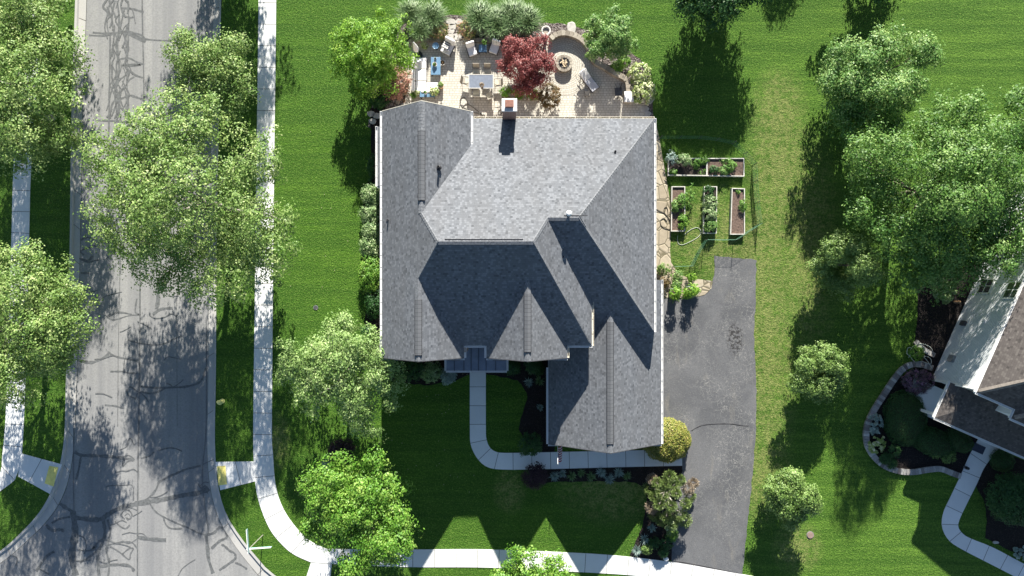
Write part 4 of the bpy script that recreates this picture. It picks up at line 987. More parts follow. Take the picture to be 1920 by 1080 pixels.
# foundation planting in the front shade
for i,(px,py,r,h,m,lab) in enumerate([(740,688,20,1.1,'deep','dark foundation shrub nearest the front left house corner'),(775,692,22,1.0,'deep','dark foundation shrub under the left front gable'),(808,697,20,.9,'hedge','paler foundation shrub left of the porch roof'),
    (840,704,14,.7,'silver','low grey foundation plant beside the entry path'),(960,688,14,.9,'deep','dark foundation shrub right of the porch'),(1000,682,16,.9,'deep','dark foundation shrub under the right front gable'),
    (994,832,24,1.4,'deep','large dark shrub between the path bend and the garage'),(1008,690,10,.5,'deep','low dark shrub tight against the right gable wall')]):
    shrub('foundation_shrub', lab, px, py, r, h, 2200, .11, LF[m], SH, clump=.22)
shrub('plum_shrub', 'dark plum coloured shrub below the front path', 1003, 893, 24, 1.1, 3600, .10, LF['plum'], SH, clump=.22)
shrub('plum_shrub', 'dark purple smoke bush under the pale tree', 640, 846, 24, 1.4, 3800, .10, LF['plum'], SH, clump=.22)
shrub('plum_shrub', 'plum leafed bush between the pink shrub and the patio corner', 722, 178, 14, 1.0, 1600, .09, LF['plum'], SH)
# rosette plants in the front beds
def rosette(label, px, py, r, mat, n=70, h=.45, name='rosette_plant', group='spiky rosette plants in the front beds', width=.05):
    c = W(px, py, .15); root = thing(name, label, 'plant', (c.x,c.y,0), 0, group); mb = MB(); tn = []
    for i in range(n):
        q = rs.uniform(0,6.28); el = rs.uniform(.15,1.35); L = r*S*rs.uniform(.7,1.1); d = Vector((math.cos(q)*math.cos(el), math.sin(q)*math.cos(el), math.sin(el)*h/(r*S)))
        s = Vector((-math.sin(q), math.cos(q), 0))*width*.5; a = Vector((0,0,.05)); m = a+d*L*.6; e = a+d*L+Vector((math.cos(q),math.sin(q),-.5))*L*.12
        mb.add([a-s*.5,a+s*.5,m+s,m-s], [(0,1,2,3)]); mb.add([m-s,m+s,e], [(0,1,2)]); t = rs.normal(.5,.22); tn += [t,t]
    o = mb.build('leaves', mat, root); set_tone(o, np.clip(tn,0,1)); return root
for px,py,r,m,lab in [(995,693,11,'grass','spiky plant nearest the front gable'),(991,716,11,'silver','silvery spiky plant below the two by the gable'),(1012,714,11,'grass','spiky plant nearest the garage roof'),
    (1040,893,12,'silver','blue grey rosette right beside the plum shrub'),(1055,888,9,'silver','small silver rosette second from the plum shrub'),(1072,893,11,'grass','green rosette third from the plum shrub'),(1090,887,9,'grass','green rosette fourth from the plum shrub'),(1108,894,11,'grass','green rosette left of the silver clumps'),
    (1127,886,12,'silver','silver grass clump left of the middle of the strip bed'),(1143,898,12,'silver','silver grass clump in the middle of three silver ones'),(1160,886,12,'silver','silver grass clump nearest the pine'),(1176,893,10,'grass','green rosette nearest the pine'),
    (1222,990,10,'silver','blue spiky plant at the top of the driveway bed'),(1209,1011,12,'silver','silvery spiky plant in the middle of the driveway bed edge'),(1194,1032,12,'silver','silvery spiky plant nearest the sidewalk'),
    (1013,764,8,'silver','grey spiky plant in the dark bed beside the garage gutter')]:
    rosette(lab, px, py, r, LF[m])
for px,py,r,ry,m,lab in [(1228,1018,12,10,'deep','low dark plant in the middle of the driveway bed'),(1250,1018,14,14,'deep','bright fern like mound against the driveway'),(1258,992,10,16,'hedge','grassy clump beside the driveway below the pine'),(1244,1036,8,8,'deep','small plant behind the white stone'),(1213,1030,9,8,'olive','low creeping plant above the sidewalk'),(1262,1005,9,10,'vivid','yellow green mound against the driveway edge')]:
    shrub('low_shrub', lab, px, py, r, .5, 900, .09, LF[m], SH, ry=ry)
shrub('low_shrub', 'pale grey shrub between the smoke bush and the maple', 616, 868, 11, 1.2, 900, .1, LF['silver'], SH)
# pine with tufted branch ends
def pine(label, px, py):
    c = W(px, py, 1.6); root = thing('mugo_pine', label, 'pine', (c.x,c.y,0)); mb = MB()
    tufts = [(1255,893,1.9),(1232,905,1.6),(1243,925,1.9),(1275,900,1.6),(1290,915,1.3),(1268,925,2.1),(1222,898,1.2),(1235,945,1.8),(1258,948,2.1),(1285,945,1.6),(1222,950,1.2),(1250,968,1.6),(1240,975,1.2),(1275,965,1.4),(1217,915,1.0),(1226,930,1.5),(1293,930,1.1),(1262,980,1.2),(1300,905,.9),(1226,965,1.0),(1284,975,1.0),(1248,908,2.0),(1262,910,1.8)]
    pos=[]; nrm=[]; tone=[]; pd=[]; nd=[]; td=[]
    for k,(x,y,z) in enumerate(tufts):
        t = W(x,y,z)-Vector((c.x,c.y,0)); n = 620; d = rs.normal(size=(n,3)); d/=np.linalg.norm(d,axis=1,keepdims=True); d[:,2]=np.abs(d[:,2])*.8
        rr = rs.uniform(.42,.6)
        p = np.array(t)+d*rs.uniform(.5,1,n)[:,None]*rr
        dead = k in (4,6,10,18)
        (pd if dead else pos).append(p); (nd if dead else nrm).append(np.cross(d, rs.normal(size=(n,3)))); (td if dead else tone).append(rs.normal(.5,.2,n))
        mb.tube([Vector((0,0,.2)), Vector((t.x*.5,t.y*.5,t.z*.6)), t], [.06,.04,.02], 5)
    mb.tube([Vector((0,0,-.05)),Vector((0,0,1.4))],[.12,.07],8)
    mb.build('trunk', BARKL, root)
    leaves_mesh('needles', np.concatenate(pos), np.concatenate(nrm), .17, np.concatenate(tone), LF['pine'], root, .22)
    leaves_mesh('dry_needles', np.concatenate(pd), np.concatenate(nd), .16, np.concatenate(td), LF['dead'], root, .25)
pine('tufted pine with bare grey twigs between the driveway and the front lawn', 1256, 932)
# ornamental grasses behind the patio
def grass_clump(label, px, py, r, h=1.25, n=1300):
    c = W(px,py,.4); root = thing('ornamental_grass', label, 'grass clump', (c.x,c.y,0), 0, 'ornamental grasses behind the patio'); mb=MB(); tn=[]
    for i in range(n):
        q = rs.uniform(0,6.28); R = r*S*(rs.uniform(.15,1.15)); a = Vector((math.cos(q),math.sin(q),0)); s = Vector((-a.y,a.x,0))*.024
        hh = h*rs.uniform(.7,1.1); j_ = Vector((rs.normal(0,.12),rs.normal(0,.12),0)); p = [a*R*.1+j_, a*R*.42+j_+Vector((0,0,hh*.7)), a*R*.8+j_*1.3+Vector((0,.05*R,hh*.92)), a*R*1.15+j_*1.5+Vector((0,.15*R,hh*.78))]
        for k in range(3):
            w0, w1 = (1,.9,.6,.1)[k], (1,.9,.6,.1)[k+1]
            mb.add([p[k]-s*w0,p[k]+s*w0,p[k+1]+s*w1,p[k+1]-s*w1],[(0,1,2,3)]); tn.append(rs.normal(.35+.2*k,.15))
    o = mb.build('blades', LF['grass'], root); set_tone(o, np.clip(tn,0,1))
for px,py,r,lab in [(772,32,22,'leftmost ornamental grass touching the lime tree'),(812,38,24,'ornamental grass left of the pink shrub'),(790,62,18,'short ornamental grass in front of the two left clumps'),
    (900,40,26,'ornamental grass right of the stepping stones'),(932,52,28,'middle ornamental grass of the right hand row'),(960,38,27,'tall ornamental grass behind the red maple'),(988,46,24,'rightmost ornamental grass near the white urn')]:
    grass_clump(lab, px, py, r)
FL = 'flowering shrubs round the patio'
shrub('hydrangea', 'pink flowering shrub left of the stepping stones', 823, 58, 18, 1.0, 2400, .10, LF['blush'], FL, ry=18)
shrub('hydrangea', 'pink flowering shrub right of the stepping stones', 877, 55, 18, 1.0, 2400, .10, LF['blush'], FL, ry=20)
shrub('hydrangea', 'rosy pink shrub under the lime tree left of the white sofa', 740, 155, 30, 1.4, 4200, .12, LF['pink'], FL, ry=34, clump=.24)
shrub('hydrangea', 'upper white flowering hydrangea right of the patio wall', 1200, 140, 22, 1.2, 2600, .13, LF['white'], FL, ry=24)
shrub('hydrangea', 'lower white flowering hydrangea beside the white box', 1206, 172, 23, 1.2, 2800, .13, LF['white'], FL, ry=24)
shrub('bronze_shrub', 'bronze twiggy shrub at the foot of the red maple', 1030, 180, 23, 1.3, 3600, .09, LF['bronze'], FL, ry=26)
for px,py,lab in [(948,172,'low green plant between the dining table and the chimney'),(970,176,'low green plant right of the chimney pot'),(997,176,'low green plant below the red maple')]:
    shrub('low_shrub', lab, px, py, 13, .5, 900, .09, LF['vivid'], SH, ry=9)
for px,py,r,lab in [(1170,115,12,'leafy perennial right of the small green tree'),(1155,128,11,'dark perennial behind the sloping seat wall'),(1100,72,10,'perennial above the curved seat wall')]:
    shrub('low_shrub', lab, px, py, r, .6, 900, .10, LF['vivid'], SH)

# ================================================================ PATIO WALLS AND FURNITURE
BLK = mat_tone('wall_block', [(0,(0.22,0.19,0.15)),(.5,(0.34,0.30,0.24)),(1,(0.46,0.42,0.34))])
EDG = mat_tone('edging_block', [(0,(0.17,0.15,0.14)),(.5,(0.34,0.33,0.31)),(1,(0.55,0.54,0.50))])
def block_wall(name, label, pts, w, h, mat, step=.3, gap=.02, cat='wall'):
    sp = resample(spline(P(pts),8), max(2,int(plen(spline(P(pts),8))/step))); mb = MB(); tn = []
    for a, b in zip(sp, sp[1:]):
        v = Vector((b[0]-a[0],b[1]-a[1])); L = v.length; ang = math.atan2(v.y,v.x); c = ((a[0]+b[0])/2,(a[1]+b[1])/2)
        mb.box((*c,h/2-.04),(L+.02,w*.9,h-.08),ang); mb.box((*c,h-.04),(L-gap,w,.08),ang); t = rs.rand(); tn += [t]*12
    o = mb.build(name, mat); set_tone(o, tn); return tag(o, label, cat)
block_wall('seat_wall', 'curved stone seat wall round the fire pit sloping down to the right', [(1032,77),(1040,70),(1055,66),(1075,70),(1090,78),(1102,92),(1108,108),(1112,118),(1130,128),(1150,140),(1172,152),(1176,165),(1177,185)], .38, .55, BLK)
block_wall('low_wall', 'low dark stone wall along the back of the patio', [(766,90),(772,79),(800,77),(835,76)], .3, .35, BLK, cat='wall')
block_wall('low_wall', 'low stone wall between patio and bed left of the white sofa', [(764,95),(761,130),(763,160),(752,182),(745,195)], .25, .3, BLK)
block_wall('low_wall', 'low stone wall right of the stepping stones behind the white chairs', [(868,79),(900,78),(935,80)], .3, .35, BLK)
block_wall('stone_edging', 'curved low stone edging round the neighbour bed', [(1746,690),(1728,684),(1708,683),(1690,692),(1672,714),(1655,740),(1636,770),(1624,798),(1623,828),(1634,852),(1655,872),(1682,882),(1710,884),(1735,880),(1760,878),(1780,885),(1799,892)], .42, .22, EDG, .22)
block_wall('stone_edging', 'short stone edging running up to the neighbour wall beside the hose', [(1715,640),(1728,654),(1742,662),(1750,666)], .36, .22, EDG, .26)
block_wall('low_wall', 'low paver kerb below the red maple bed', [(940,184),(980,186),(1012,187)], .2, .12, BLK)

FWHITE = mat_plain('white_cushion', (0.80,0.79,0.76), .85, var=.05)
FGREY = mat_plain('grey_cushion', (0.50,0.51,0.54), .85, var=.08)
FTAUPE = mat_plain('taupe_sling', (0.36,0.33,0.27), .85, var=.08)
BLUE = mat_plain('blue_painted_metal', (0.13,0.24,0.36), .4, var=.1)
POTW = mat_plain('white_ceramic', (0.72,0.70,0.64), .35, var=.05)
TERR = mat_plain('terracotta_pot', (0.42,0.24,0.13), .7)
SOIL = mat_plain('potting_soil', (0.05,0.035,0.025), .95, var=.3, scale=20)
zp = .05
def at(px,py,z=.5): v = W(px,py,z); return (v.x,v.y,zp)
# L-shaped sofa
so = thing('sectional_sofa', 'white L shaped outdoor sofa beside the blue coffee table', 'sofa', at(786,140))
def B(name, lst, mat, parent, bevel=.03):
    mb = MB()
    for c, d in lst: mb.box(c, d)
    return mb.build(name, mat, parent, bevel=bevel)
B('frame', [((0,0,.12),(1.05,2.7,.2)),((1.0,-1.0,.12),(.95,.8,.2))], DGREY, so)
for y in (.85,-.02,-.9): B('seat_cushion', [((.12,y,.34),(.8,.86,.2))], FWHITE, so, .06)
B('seat_cushion', [((.98,-.95,.34),(.86,.76,.2))], FWHITE, so, .06)
for y in (.85,-.02,-.9): B('back_cushion', [((-.42,y,.56),(.24,.84,.42))], FWHITE, so, .08)
B('back_cushion', [((.75,-1.28,.5),(1.2,.22,.34))], FWHITE, so, .08)
MB().box((0,.95,.55),(.42,.14,.38),.5,tilt=.5).build('throw_pillow', FGREY, so, bevel=.05)
def table(name, label, px, py, w, d, h, mat, rz=0, group=None, cat='table', leg=BLACK, glass=False):
    t = thing(name, label, cat, at(px,py,h), rz, group)
    B('tabletop', [((0,0,h-.02),(w,d,.04))], mat, t, .01)
    B('apron', [((0,d/2-.03,h-.07),(w-.04,.04,.06)),((0,-d/2+.03,h-.07),(w-.04,.04,.06)),((w/2-.03,0,h-.07),(.04,d-.13,.06)),((-w/2+.03,0,h-.07),(.04,d-.13,.06))], leg, t, 0)
    for x in (-1,1):
        for y in (-1,1): MB().box((x*(w/2-.05),y*(d/2-.05),(h-.1)/2),(.05,.05,h-.1)).build('leg', leg, t)
    return t
table('coffee_table', 'blue rectangular coffee table beside the white sofa', 817, 124, .72, 1.32, .42, BLUE)
table('side_table', 'small blue square table between the two white armchairs', 905, 91, .58, .56, .45, BLUE)
table('console_table', 'blue console table behind the sofa at the house gable', 801, 176, 1.1, .5, .6, BLUE)
def pot(name, label, px, py, r, h, mat, plant=None, z=0, pr=None, group='potted plants on the patio', ph=.3, n=260, leaf=.08, zt=None):
    v = W(px,py,z+h*.6+zp); t = thing(name, label, 'potted plant' if plant else 'pot', (v.x,v.y,zp+z), 0, group)
    MB().lathe([(r*.65,0),(r*.72,.02),(r*.95,h*.85),(r,h),(r*.86,h),(r*.84,h*.86)],(0,0,0),16).build('pot', mat, t, smooth=False)
    MB().lathe([(r*.84,h*.84),(r*.84,h*.9)],(0,0,0),12).build('soil', SOIL, t)
    if plant:
        pr = pr or r; pos,nrm,tone,_ = crown_pts([(0,0,h+ph*.35,pr*.8,pr*.8,ph*.6)], n, pr*.4, per=12, zmin=-.1); leaves_mesh('foliage', pos, nrm, leaf, tone, plant, t)
    return t
pot('potted_plant','white bowl with a green plant on the blue coffee table',815,121,.18,.14,POTW,LF['veg'],.42,ph=.1,pr=.11,n=90)
pot('potted_plant','small white pot at the far end of the blue coffee table',816,110,.10,.14,POTW,LF['silver'],.42,ph=.1,n=60)
pot('potted_plant','cream rimmed bowl planter right of the blue coffee table',830,118,.20,.32,POTW,LF['bronze'],0,ph=.06,pr=.12,n=60)
pot('potted_plant','white flowering potted plant near the closed parasol',797,88,.22,.3,BLACK,LF['white'],0,pr=.28,ph=.35,n=420)
pot('potted_plant','green potted plant on the small blue square table',908,81,.14,.16,BLACK,LF['veg'],.45,pr=.2,n=240)
pot('potted_plant','small green pot in the middle of the console table',798,174,.12,.15,POTW,LF['veg'],.6,pr=.12,n=120)
pot('potted_plant','cream leafed plant at the left end of the console table',783,175,.14,.2,POTW,LF['white'],.3,pr=.2,n=220)
pot('potted_plant','big cream leafed plant at the right end of the console table',815,173,.2,.3,POTW,LF['white'],.3,pr=.34,n=420,leaf=.12)
pot('potted_plant','bright green potted plant left of the console table',776,180,.2,.3,BLACK,LF['veg'],0,pr=.3,n=360)
pot('potted_plant','tan pot with grassy plant right of the sofa end',827,162,.2,.4,TERR,LF['olive'],0,pr=.22,ph=.5,n=320)
# vase on dining table, closed parasol, round side table
def round_table(label,px,py,r,h,mat):
    t = thing('round_table', label, 'table', at(px,py,h)); MB().lathe([(.02,h-.03),(r,h-.03),(r,h+.01),(r*.9,h),(.02,h-.01)],(0,0,0),20).build('tabletop',mat,t)
    MB().lathe([(.16,0),(.16,.03),(.03,.05),(.03,h-.03)],(0,0,0),12).build('pedestal',DGREY,t)
round_table('small round blue table left of the striped armchair', 817, 86, .25, .5, BLUE)
um = thing('closed_parasol', 'closed white parasol leaning out beside the lime tree', 'parasol', at(783,100,.5))
pb = Vector((0,0,0))
MB().lathe([(.32,0),(.32,.06),(.06,.1),(.04,.35)],(0,0,0),16).build('base', BLACK, um)
MB().tube([(0,0,.1),(0,0,2.75)],.025,8).build('pole', GREY, um)
MB().lathe([(.05,1.0),(.17,1.1),(.21,1.5),(.15,2.1),(.07,2.6),(.02,2.72)],(0,0,0),9).build('canopy', FWHITE, um)
# armchairs
def armchair(label, px, py, rz, mat, group='cushioned armchairs on the patio'):
    t = thing('armchair', label, 'armchair', at(px,py,.4), rz, group)
    B('frame', [((0,0,.2),(.68,.7,.06)),((-.36,0,.42),(.05,.66,.05)),((.36,0,.42),(.05,.66,.05))], DGREY, t, 0)
    for x in (-1,1):
        for y in (-1,1): MB().box((x*.34,y*.32,.2),(.05,.05,.4)).build('leg', DGREY, t)
    B('seat_cushion', [((0,-.05,.34),(.64,.66,.17))], mat, t, .06)
    MB().box((0,.38,.62),(.64,.17,.62),0,tilt=-.28).build('back_cushion', mat, t, bevel=.07)
    return t
ac1 = armchair('white armchair left of the small blue square table', 885, 95, math.radians(18), FWHITE)
copy_tree(ac1, at(927,91,.4), math.radians(-20), 'white armchair right of the small blue square table, half under the maple')
ac3 = copy_tree(ac1, at(839,90,.4), math.radians(-27), 'wide white armchair draped with a black striped throw beside the stepping stones', scale=(1.25,1.2,1))
sb = NB('striped_throw'); tc = sb.n('ShaderNodeTexCoord'); wv = sb.n('ShaderNodeTexWave', bands_direction='Y'); wv.inputs['Scale'].default_value = 1.9; sb.l(tc.outputs['Object'], wv.inputs[0])
THROW = sb.done(sb.ramp(wv.outputs[1], [(.55,(.62,.60,.55)),(.62,(.04,.04,.04))]), .9)
v = at(836,84,.8); th = MB(); th.box((0,0,0),(.5,.62,.03),0,tilt=-.3); th.box((0,.35,-.2),(.5,.04,.5))
o = th.build('throw_blanket', THROW, None, bevel=.01); o.location = (v[0],v[1],.72); o.rotation_euler = (0,0,math.radians(-27)); tag(o,'black and white striped throw over the back of the wide armchair','blanket')
o = MB().box((0,0,0),(.42,.14,.42),0,tilt=1.1).build('pillow', FGREY, None, bevel=.05); v = at(838,92,.5); o.location = (v[0],v[1],.52); o.rotation_euler = (0,0,math.radians(-15)); tag(o,'pale grey pillow lying on the wide striped armchair','pillow')
# dining set
dt = thing('dining_table', 'grey glass topped dining table in the middle of the patio', 'table', at(902,153,.7))
B('tabletop', [((0,0,.70),(1.74,.96,.02))], mat_plain('smoked_glass',(0.20,0.23,0.28),.12,var=.1), dt, 0)
B('rim', [((0,.5,.70),(1.84,.05,.04)),((0,-.5,.70),(1.84,.05,.04)),((.9,0,.70),(.05,.95,.04)),((-.9,0,.70),(.05,.95,.04))], mat_plain('pale_frame',(0.55,0.54,0.50),.4), dt, 0)
for x in (-1,1):
    for y in (-1,1): MB().box((x*.8,y*.42,.34),(.05,.05,.68)).build('leg', DGREY, dt)
def dchair(label, px, py, rz):
    t = thing('dining_chair', label, 'chair', at(px,py,.45), rz, 'sling chairs round the dining table')
    B('seat', [((0,-.02,.42),(.48,.50,.03))], FTAUPE, t, 0)
    MB().box((0,.29,.68),(.48,.03,.54),0,tilt=-.22).build('backrest', FTAUPE, t)
    B('seat_pad', [((0,-.1,.445),(.44,.30,.02))], mat_plain('cream_pad',(.60,.55,.42),.8), t, 0)
    for s in (-1,1):
        MB().tube([(s*.27,-.25,0),(s*.27,-.25,.62),(s*.27,.0,.66),(s*.27,.22,.64)],.016,6).build('armrest', DGREY, t)
        MB().tube([(s*.27,.32,0),(s*.26,.24,.42),(s*.26,.36,.95)],.016,6).build('leg', DGREY, t)
    return t
dc = dchair('left one of the two chairs on the far side of the dining table', 893, 132, 0)
for px,py,rz,lab in [(914,132,0,'right one of the two chairs on the far side of the dining table'),(873,153,math.radians(78),'chair at the left end of the dining table'),(893,176,math.pi,'chair on the house side of the dining table, straight on'),(918,180,math.radians(205),'chair turned askew on the house side of the dining table'),(934,156,math.radians(-85),'chair at the right end of the dining table, under the maple')]:
    copy_tree(dc, at(px,py,.45), rz, lab)
pot('tall_vase','dark vase with tall dried stems on the dining table',904,165,.10,.3,BLACK,LF['dead'],.71,pr=.16,ph=1.0,n=260,group='vases')
# fire pit
fpt = thing('fire_pit', 'round stone fire pit filled with pale logs inside the curved wall', 'fire pit', (fp[0],fp[1],zp))
mb=MB(); tn=[]
for k in range(14):
    q=2*math.pi*k/14
    for lv in range(2): mb.box((math.cos(q)*.52,math.sin(q)*.52,.1+.2*lv),(.24,.21,.19),q+math.pi/2); tn+=[rs.rand()]*6
o=mb.build('stone_ring',BLK,fpt); set_tone(o,tn)
MB().lathe([(.42,.36),(.42,.39),(.38,.39),(.38,.1),(.02,.1)],(0,0,0),24).build('liner',BLACK,fpt)
mb=MB()
for k in range(16): q=rs.uniform(0,3.14); cc=Vector((rs.uniform(-.2,.2),rs.uniform(-.2,.2),rs.uniform(.30,.42))); d=Vector((math.cos(q),math.sin(q),rs.uniform(-.3,.3)))*.17; mb.tube([cc-d,cc+d],.045,6)
mb.build('log', mat_plain('pale_firewood',(.52,.42,.28),.9,var=.3,scale=10), fpt)
# chaise lounge
lo = thing('chaise_lounge','grey and white chaise lounge right of the fire pit','sun lounger',at(1103,150,.4),math.radians(38))
B('mattress',[((0,-.42,.38),(.62,1.0,.08))],FGREY,lo,.03); MB().box((0,.42,.52),(.62,.80,.08),0,tilt=.35).build('backrest',FWHITE,lo,bevel=.03)
B('frame',[((-.33,-.1,.32),(.04,1.7,.05)),((.33,-.1,.32),(.04,1.7,.05)),((0,-.92,.32),(.66,.04,.05))],DGREY,lo,0)
for x in (-1,1):
    for y in (-.8,.5): MB().box((x*.32,y,.15),(.04,.04,.3)).build('leg',DGREY,lo)
fc = thing('metal_chair','thin metal framed chair left of the chaise lounge','chair',at(1092,153,.3),math.radians(38))
for s in (-1,1): MB().tube([(s*.25,-.6,.02),(s*.28,-.2,.45),(s*.28,.45,.5),(s*.2,.62,.62)],.014,5).build('side_rail',DGREY,fc)
mb=MB()
for k in range(7): mb.tube([(-.27,-.4+.14*k,.36),(.27,-.4+.14*k,.36)],.008,4)
mb.build('slat',DGREY,fc)
table('side_table','tiny slatted table at the foot of the chaise lounge',1101,175,.4,.4,.35,FTAUPE,.1)
g = thing('folding_chair','dark folded chair beside the white box','chair',at(1160,172,.4),.1,None)
B('seat',[((-.02,0,.4),(.55,.6,.04))],DGREY,g,0)
for s in (-1,1): MB().tube([(s*.25,.5,.8),(s*-.1,-.45,.02)],.015,5).build('leg',BLACK,g); MB().tube([(s*.25+.1,-.45,.0),(s*-.1+.15,.55,.7)],.015,5).build('leg',BLACK,g)
wb = thing('storage_box','white cube storage box at the right end of the patio','box',at(1179,182,.5)); B('body',[((0,0,.24),(.66,.76,.48))],FTAUPE,wb,.02); B('lid',[((0,0,.52),(.70,.80,.08))],FWHITE,wb,.02)
ur = thing('garden_urn','white garden urn on a pedestal in the back bed','urn',at(1023,63,.3)); MB().lathe([(.22,0),(.22,.1),(.1,.18),(.12,.5),(.3,.85),(.34,.95),(.27,.95),(.22,.8),(.02,.78)],(0,0,0),18).build('bowl',POTW,ur)
MB().lathe([(.02,.8),(.24,.82)],(0,0,0),12).build('water',mat_plain('bird_water',(.30,.27,.22),.1),ur)
o = MB().prism(rock_poly(*W2(1071,55),.5,8,rnd,.8,1.2),0,.3).build('pale_boulder',STONE,None,bevel=.08); tag(o,'cream boulder in the mulch behind the curved wall','rock')
# hoses
def hose(name,label,pts,r,mat,z=.08,cat='hose'):
    sp = spline([(*W2(x,y),z) for x,y in pts],7); o = MB().tube(sp,r,5).build(name,mat); return tag(o,label,cat)
HB = mat_plain('dark_hose',(.07,.065,.05),.5); HW = mat_plain('pale_hose',(.55,.58,.50),.5)
hose('garden_hose','dark garden hose looped on the patio near the wing gable',[(905,218),(895,208),(880,197),(873,196),(866,205),(868,210),(875,207),(876,190),(870,183),(863,187),(864,197),(872,203),(890,212),(910,216)],.022,HB)
hose('garden_hose','small dark hose loop left of the chimney',[(938,216),(942,210),(938,206),(934,211),(937,216)],.02,HB)
hose('garden_hose','dark garden hose looped on the flagstone path',[(1230,392),(1238,396),(1247,401),(1254,412),(1257,428),(1250,429),(1240,424),(1238,414),(1244,409),(1250,414),(1252,400),(1250,389),(1245,391),(1246,400),(1254,410),(1258,420)],.022,HB)
hose('garden_hose','pale hose snaking on the grass below the left vegetable bed',[(1283,440),(1296,430),(1308,427),(1314,435),(1308,445),(1290,455),(1278,459),(1271,455),(1270,442)],.016,HW,.03)
hose('garden_hose','white hose in big loops beside the neighbour wall',[(1744,690),(1735,676),(1728,668),(1736,668),(1742,674),(1740,682),(1725,677),(1712,678),(1703,668),(1697,662),(1699,652),(1706,652),(1706,660),(1700,670),(1708,656),(1716,650),(1720,655),(1712,662),(1704,655),(1712,647),(1725,644),(1740,650),(1745,658)],.02,HW,.25)

# ================================================================ VEGETABLE GARDEN
BOARD = mat_plain('weathered_board',(.58,.56,.50),.85,var=.2,scale=5)
BSOIL = mat_gravelbed()
def veg_bed(label, pts, h=.34):
    c = W(sum(p[0] for p in pts)/4, sum(p[1] for p in pts)/4, h); root = thing('raised_bed', label, 'raised bed', (c.x,c.y,0), 0, 'wooden raised vegetable beds')
    q = [Vector((*W2(x,y,h),0))-Vector((c.x,c.y,0)) for x,y in pts]
    for i in range(4):
        a, b = q[i], q[(i+1)%4]; d = b-a; MB().box(((a.x+b.x)/2,(a.y+b.y)/2,h/2+(.002*i)),(d.length+.06,.06,h),math.atan2(d.y,d.x)).build('board', BOARD, root)
    return root, q
BSO = mat_plain('garden_soil',(.13,.09,.07),.95,var=.5,scale=9)
DARKSO = mat_plain('moist_garden_soil',(.04,.03,.025),.95,var=.5,scale=9)
for lab, pts, m in [('left half of the long double vegetable bed',[(1254,297),(1325,297),(1325,329),(1253,328)],DARKSO),('right half of the long double vegetable bed, with bare soil',[(1326,297),(1395,297),(1395,330),(1326,329)],BSO),
    ('left one of the three upright vegetable beds',[(1260,350),(1284,350),(1284,433),(1259,433)],BSO),('middle upright vegetable bed full of green plants',[(1321,350),(1344,350),(1343,437),(1319,437)],DARKSO),('right upright vegetable bed, mostly bare soil',[(1373,353),(1396,354),(1396,439),(1370,439)],BSO)]:
    r_, q = veg_bed(lab, pts); MB().prism([(p.x,p.y) for p in q],.02,.24).build('soil', m, r_)
VG = 'vegetable plants in the raised beds'
for px,py,r,ry,h,n,m,lab in [(1259,298,9,14,.9,420,'silver','tall pale plant at the left end of the long double bed'),(1282,300,16,10,.8,900,'hedge','grey green plant in the left half of the long bed'),(1304,306,9,9,.6,500,'veg','bright green plant in the left half of the long bed'),(1320,303,8,7,.6,420,'veg','bright green plant left of the bed divider'),(1264,322,8,6,.5,300,'veg','small plant in the bottom left corner of the long bed'),(1316,322,5,5,.5,120,'veg','small seedling beside the bed divider'),
    (1338,318,9,9,.6,500,'deep','dark green plant right of the bed divider'),(1357,320,10,8,.7,520,'mint','blue green plant in the middle of the right half bed'),(1371,312,9,10,.7,520,'veg','pale green plant in the right half bed'),(1362,302,10,4,.5,300,'mint','low plant along the far board of the right half bed'),
    (1266,387,7,12,.6,700,'mint','blue green cabbage like plant in the left upright bed'),(1278,376,9,14,.8,700,'veg','leafy plant spilling over the left upright bed'),(1294,368,8,26,.7,380,'veg','climbing plant beside the left upright bed'),(1280,417,9,14,.6,900,'vivid','bright green plant at the lower end of the left upright bed'),
    (1328,360,10,12,.8,700,'deep','dark plant at the far end of the middle upright bed'),(1332,380,13,14,.9,1100,'hedge','leafy plant in the upper part of the middle upright bed'),(1331,402,14,13,.9,1100,'hedge','leafy plant in the centre of the middle upright bed'),(1332,424,12,13,.8,1100,'mint','leafy plant at the near end of the middle upright bed'),
    (1393,385,6,10,.7,420,'veg','green plant leaning over the edge of the right upright bed'),(1388,360,7,3,.4,140,'veg','small plant at the far end of the right upright bed')]:
    shrub('vegetable_plant', lab, px, py, r, h, n, .10, LF[m], VG, ry=ry, cat='plant', stem=False)
# netting fence round the vegetables
NETM = mat_plain('green_netting',(.07,.20,.12),.6)
fn = thing('netting_fence','thin green netting fence round the vegetable beds','fence',(0,0,0))
NP = [W2(x,y,.4) for x,y in [(1238,258),(1275,258),(1312,258),(1345,262),(1375,268),(1397,288),(1414,308),(1416,340),(1419,380),(1424,420),(1378,450),(1322,450),(1308,475),(1296,499),(1262,500)]]
mb = MB(); rsn = resample(NP, 260)
for i in range(0,260): mb.tube([(*rsn[i],.03),(*rsn[i+1],.95)],.0035,3,cap=False); mb.tube([(*rsn[i+1],.03),(*rsn[i],.95)],.0035,3,cap=False)
for z in (.08,.5,.95): mb.tube([(*p,z) for p in rsn],.007,3,cap=False)
mb.build('netting', NETM, fn)
for p in NP: MB().tube([(*p,0),(*p,1.05)],.02,5).build('post', DGREY, fn)
